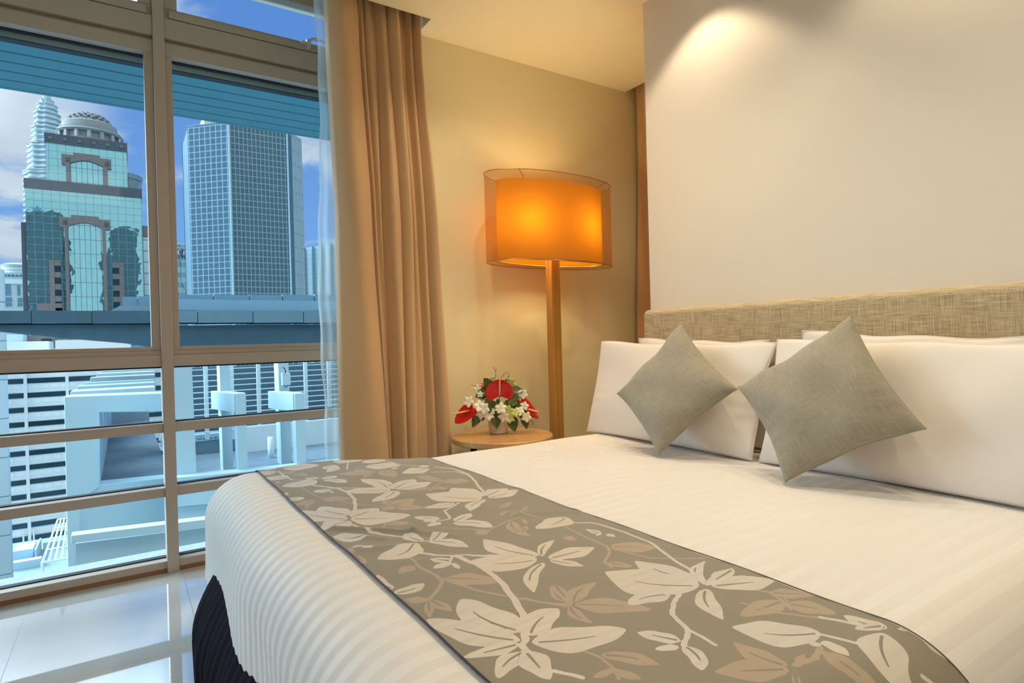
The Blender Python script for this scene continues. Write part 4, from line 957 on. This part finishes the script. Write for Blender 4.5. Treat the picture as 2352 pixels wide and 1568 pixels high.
# ---- dark blue gridded tower --------------------------------------------------------------------
Yd = 150
td = thing('blue_tower', (28, Yd, -70), 'dark blue gridded office tower filling the middle of the right pane', 'building')
GD = facade('dark_blue_grid', (.03, .09, .145), (.15, .25, .33), 1.02, 1.44, .15, .12, 0, .85, var=.35, ky=0)
GD2 = facade('dark_blue_fine_grid', (.055, .12, .165), (.22, .33, .39), .92, 1.44, .17, .12, .1, .6, var=.3)
foot = [(21.3, Yd), (34.2, Yd), (38.8, Yd+4.7), (38.8, Yd+17), (13.6, Yd+22), (13.6, Yd+7.8)]
def wallseg(a, b, nm, mt, inset=0):
    d = Vector((b[0]-a[0], b[1]-a[1], 0)).normalized(); n_ = Vector((-d.y, d.x, 0))
    P = [Vector((a[0], a[1], -70)), Vector((b[0], b[1], -70)), Vector((b[0], b[1], 53)), Vector((a[0], a[1], 53))]
    return MB().extrude(P, n_*.5).build(nm, mt, td)
wallseg(foot[0], foot[1], 'front_face', GD2); wallseg(foot[5], foot[0], 'left_face', GD)
wallseg(foot[1], (35.6, Yd+1.45), 'right_strip', M['fascia_dark']); wallseg((35.6, Yd+1.45), foot[2], 'right_face', facade('grey_stone_panels', (.26, .34, .38), (.12, .2, .26), 2.2, 3.4, .05, .04, 0, .8))
wallseg(foot[2], foot[3], 'far_side', M['fascia_dark']); wallseg(foot[4], foot[5], 'left_side', M['fascia_dark']); wallseg(foot[3], foot[4], 'back_side', M['fascia_dark'])
MB().extrude([(x, y, 52.6) for x, y in foot], (0, 0, .5)).build('roof', M['concrete_grey'], td)
B(21.15, 21.5, Yd-.25, Yd+.1, -70, 53.1).build('edge_fin', M['concrete'], td)
B(34.0, 34.35, Yd-.25, Yd+.1, -70, 53.1).build('edge_fin', M['concrete'], td)
B(17, 34, Yd+6, Yd+16, 53, 56.2).build('plant_room', plain('cream_plant_room', (.55, .60, .56), .8), td)

# ---- building with the roof sign -----------------------------------------------------------------------
Ye = 220
ki = thing('lattice_building', (17, Ye, -70), 'teal banded building with white roof letters between mullion and blue tower', 'building')
bm_ = facade('teal_bands', (.22, .45, .52), (.36, .60, .64), 60, 3.3, 0.0, .5, .2, .35, var=.05)
B(8, 24, Ye, Ye+20, -70, 34.6).build('wall', bm_, ki)
B(8, 24.1, Ye-.1, Ye+20, 34.6, 35.2).build('roof_edge', M['slat_white'], ki)
pbox(380, 572, 440, 592, Ye-.3, .3, 'sign_band', M['fascia'], ki)
zs0, zs1 = zat(408, 585.5, Ye), zat(408, 576, Ye)
def X_(x): return xat(x, 580, Ye)
def stroke(pts, r=.17): return [(X_(x), Ye-.6, zs0+(zs1-zs0)*t) for x, t in pts]
sg = MB()
sg.tube(stroke([(404.8, 0), (404.8, 1)]), .2, 6); sg.tube(stroke([(404.9, .45), (411, 1)]), .15, 6); sg.tube(stroke([(406.5, .6), (412.3, 0)]), .2, 6)
sg.tube(stroke([(421.6, 0), (421.6, 1)]), .2, 6)
sg.tube(stroke([(429.2, .85), (427, 1), (424.8, .85), (424.9, .65), (427, .5), (429.3, .35), (429.3, .15), (427, 0), (424.6, .15)]), .16, 6)
sg.build('sign_letters', plain('white_sign_letters', (.85, .9, .92), .5), ki)
MB().tube(stroke([(424, 1.2), (419, 1.3), (415.5, 1.0), (414.2, .5), (415.5, .05), (419, -.25), (424, -.4), (429, -.45)]), .22, 6).build('sign_swoosh', plain('purple_grey_sign', (.18, .14, .28), .6), ki)
dg = MB()
def L_(x0_, y0_, x1_, y1_): dg.tube([px(x0_, y0_, Y=Ye-.35), px(x1_, y1_, Y=Ye-.35)], .11, 5)
for (a, b, c_, d) in ((417.8, 563, 411, 577), (417.8, 563, 424, 577), (405, 593, 411, 577), (407, 575, 405, 569), (405, 593, 407, 588), (417, 605, 413.5, 588), (418.5, 605, 421, 590), (418.5, 605, 418.5, 643), (418, 643, 406, 666), (418, 643, 433, 676), (405, 656, 417, 680), (431, 650, 420, 680), (431.5, 598, 429, 588)): L_(a, b, c_, d)
dg.build('lattice', M['slat_white'], ki)
# ---- pale ribbed building on the right ---------------------------------------------------------------
Yg = 185
rbd = thing('ribbed_building', (52, Yg, -70), 'pale ribbed building between the blue tower and the curtain', 'building')
xs_ = [xat(690, 600, Yg), xat(830, 600, Yg)]
P = [Vector((xs_[0], Yg+6, -70)), Vector((xs_[1], Yg-6, -70)), Vector((xs_[1], Yg-6, zat(800, 545, Yg-6))), Vector((xs_[0], Yg+6, zat(690, 573, Yg+6)))]
MB().extrude(P, (0, 10, 0)).build('wall', facade('pale_rib_wall', (.50, .68, .74), (.34, .5, .6), 1.3, 1.5, .10, .08, 0, .7, var=.04), rbd)
for k in range(7):
    t = (k+.9)/8; p = P[0].lerp(P[1], t); zt_ = P[3].lerp(P[2], t).z
    B(p.x-.28, p.x+.28, p.y-.7, p.y+.2, -70, zt_).build('rib', M['fascia'], rbd)
# ---- white low houses at far left --------------------------------------------------------------------
Yh = 250
wh = thing('white_building', (-30, Yh, -70), 'white building with a round roof pavilion at the far left', 'building')
xa, xb, xc = xat(-20, 660, Yh), xat(8, 660, Yh), xat(62, 660, Yh)
B(xa, xc, Yh, Yh+16, -70, zat(20, 640, Yh)).build('wall', plain('white_render', (.62, .70, .72), .8, var=.04, scale=.3), wh)
pbox(8, 627, 62, 640, Yh+1, 12, 'upper_storey', M['concrete'], wh)
pbox(12, 614, 62, 625, Yh+3, 10, 'upper_storey', M['white_panel'], wh)
MB().lathe([(5.2, zat(38, 632, Yh)), (5.2, zat(38, 607, Yh)), (5.7, zat(38, 606, Yh)), (4, zat(38, 602, Yh)), (0, zat(38, 600, Yh))], (xat(42, 610, Yh), Yh+6, 0), 40).build('pavilion', facade('white_rings', (.6, .66, .68), (.35, .42, .46), 50, 1.1, 0, .3, 0, .7), wh)
pbox(8, 644, 62, 651, Yh-.4, .5, 'cornice', M['white_panel'], wh)
for (a, b, c_, d) in ((12, 653, 24, 678), (40, 655, 46, 678), (10, 683, 27, 693), (10, 696, 27, 703), (41, 684, 52, 693), (41, 696, 52, 703)):
    pbox(a, b, c_, d, Yh-.25, .4, 'window', M['fascia'], wh)
for k in range(5): pbox(9+k*9, 631, 15+k*9, 634, Yh+.8, .3, 'window', M['fascia_dark'], wh)
pdm = thing('podium_roof', (-25, 160, -70), 'white low podium roof under the dark parapet on the left', 'building')
pbox(-20, 783, 110, 830, 160, 12, 'wall', M['white_panel'], pdm)
pbox(12, 768, 52, 785, 165, 8, 'upper_storey', M['concrete'], pdm)
pbox(55, 770, 125, 800, 172, 8, 'stone_front', M['granite'], pdm)
pbox(96, 778, 118, 800, 171.8, .4, 'window', M['dark_glass'], pdm)
pbox(128, 778, 300, 830, 150, 12, 'wall', M['white_panel'], pdm)
# ---- towers behind the hotel, seen only mirrored in the glass tower ---------------------------------
Ym = -110
mA = thing('mirrored_tower', (-44, Ym, -70), 'dark office tower that shows mirrored in the left half of the domed glass tower', 'building')
DK = facade('dark_teal_office', (.004, .012, .016), (.008, .02, .026), 2.5, 3.4, .3, .35, 0, .8, var=.4)
B(-54, -34, Ym-20, Ym, -70, 96).build('block', DK, mA); B(-36, -31, Ym-18, Ym-2, -70, 78).build('side_block', DK, mA); B(-52, -46, Ym-16, Ym-6, 96, 101).build('plant_room', M['fascia_dark'], mA)
mB = thing('mirrored_tower', (3, Ym, -70), 'dark stepped office tower that shows mirrored in the right half of the domed glass tower', 'building')
B(-7, 10, Ym-20, Ym, -70, 88).build('block', DK, mB); B(-12, -7, Ym-20, Ym-3, -70, 70).build('side_block', DK, mB)

# ================================================================== LIGHT
W = bpy.data.worlds.new('sky'); S.world = W; W.use_nodes = True; nt = W.node_tree
for n in list(nt.nodes): nt.nodes.remove(n)
N = NT(nt); out = N.n('ShaderNodeOutputWorld'); bg = N.n('ShaderNodeBackground')
co = N.coord('Generated'); x, y, z = N.sep(co)
zc = N.math('MAXIMUM', z, 0.0)
den = N.math('ADD', zc, .22)
cv = N.n('ShaderNodeCombineXYZ'); N.l(N.math('DIVIDE', x, den), cv.inputs[0]); N.l(N.math('DIVIDE', y, den), cv.inputs[1]); N.l(N.math('MULTIPLY', zc, 1.5), cv.inputs[2])
mp = N.n('ShaderNodeMapping'); mp.inputs['Location'].default_value = (CLX, CLY, .2); N.l(cv.outputs[0], mp.inputs['Vector'])
nz = N.noise(1.55, 9, mp.outputs[0], .58, .35)
nz2 = N.noise(.55, 2, mp.outputs[0])
cl = N.ramp(N.math('ADD', nz, N.math('MULTIPLY', N.math('SUBTRACT', nz2, .5), .35)), .485, .60)
sky = N.mix(N.ramp(z, .0, .50), (.24, .45, .84), (.13, .28, .69))
clc = N.mix(N.noise(3.5, 4, mp.outputs[0]), (.42, .47, .62), (.90, .91, .97))
# sky glow added high on the left, out of view, as daylight for the room
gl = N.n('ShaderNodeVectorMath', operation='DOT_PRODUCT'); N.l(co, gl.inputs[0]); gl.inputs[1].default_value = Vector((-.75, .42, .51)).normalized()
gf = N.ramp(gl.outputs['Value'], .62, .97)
# cloud bank above the canopy, left of mullion, brightened for the floor's reflection
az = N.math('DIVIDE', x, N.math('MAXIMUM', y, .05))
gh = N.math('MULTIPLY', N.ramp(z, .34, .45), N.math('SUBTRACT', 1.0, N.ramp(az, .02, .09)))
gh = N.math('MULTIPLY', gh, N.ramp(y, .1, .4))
# pale haze in the half of the sky behind the building
bk = N.ramp(N.math('MULTIPLY', y, -1.0), -.05, .25)
c1 = N.mix(bk, N.mix(cl, sky, clc), (.60, .67, .70))
g2 = N.math('MULTIPLY', N.math('MULTIPLY', N.ramp(z, .20, .36), N.math('SUBTRACT', 1.0, N.ramp(az, -.06, .02))), N.ramp(y, .1, .4))
c1 = N.mix(N.math('MULTIPLY', g2, .85), c1, (.78, .80, .88))
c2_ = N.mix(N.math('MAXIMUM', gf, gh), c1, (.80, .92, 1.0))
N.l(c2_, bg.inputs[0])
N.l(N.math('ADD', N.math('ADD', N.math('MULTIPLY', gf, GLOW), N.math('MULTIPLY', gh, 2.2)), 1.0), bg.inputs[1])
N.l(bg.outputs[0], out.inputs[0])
def sun(rot, e, c, ang):
    l = bpy.data.lights.new('sun', 'SUN'); l.energy = e; l.color = c; l.angle = ang
    o = bpy.data.objects.new('sun', l); COL.objects.link(o); o.rotation_euler = rot
d = Vector((-.35, .55, -.76)); so_ = bpy.data.lights.new('sun', 'SUN'); so_.energy = 1.2; so_.color = (1, .97, .93); so_.angle = .6
o = bpy.data.objects.new('sun', so_); COL.objects.link(o); o.rotation_euler = d.to_track_quat('-Z', 'Y').to_euler(); o.location = (0, -5, 20)

def downlight(x, y, watts, col, spot, blend, label, z=HC, tilt=(0, 0, -1), size=.03):
    t = thing('downlight', (x, y, z), label, 'ceiling light', 'recessed ceiling downlights')
    MB().lathe([(.055, -.004), (.055, -.0005), (.040, -.0005), (.040, -.004)], (x, y, z), 32, caps=False).build('trim_ring', M['ceiling'], t)
    MB().lathe([(0, -.002), (.041, -.002)], (x, y, z), 24, caps=False).build('lens', emit('downlight_lens', (1, .85, .6), 6), t)
    l = bpy.data.lights.new('downlight_lamp', 'SPOT'); l.energy = watts; l.color = col; l.spot_size = math.radians(spot); l.spot_blend = blend; l.shadow_soft_size = size
    o = bpy.data.objects.new('downlight_lamp', l); COL.objects.link(o); o.parent = t; o.location = (0, 0, -.01)
    o.rotation_euler = Vector(tilt).to_track_quat('-Z', 'Y').to_euler(); return t
for a in LIGHTS: downlight(*a)
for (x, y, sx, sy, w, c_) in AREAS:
    pn = B(x-sx/2, x+sx/2, y-sy/2, y+sy/2, HC-.03, HC-.005).build('fill_panel', emit('panel_glow_%d' % int(w), c_, w/(sx*sy)/PI/1.0))
    tag(pn, 'unseen glowing fill panel added on the ceiling above %s' % ('the foot of the bed' if y > 0 else 'the space behind the camera'), 'ceiling light')
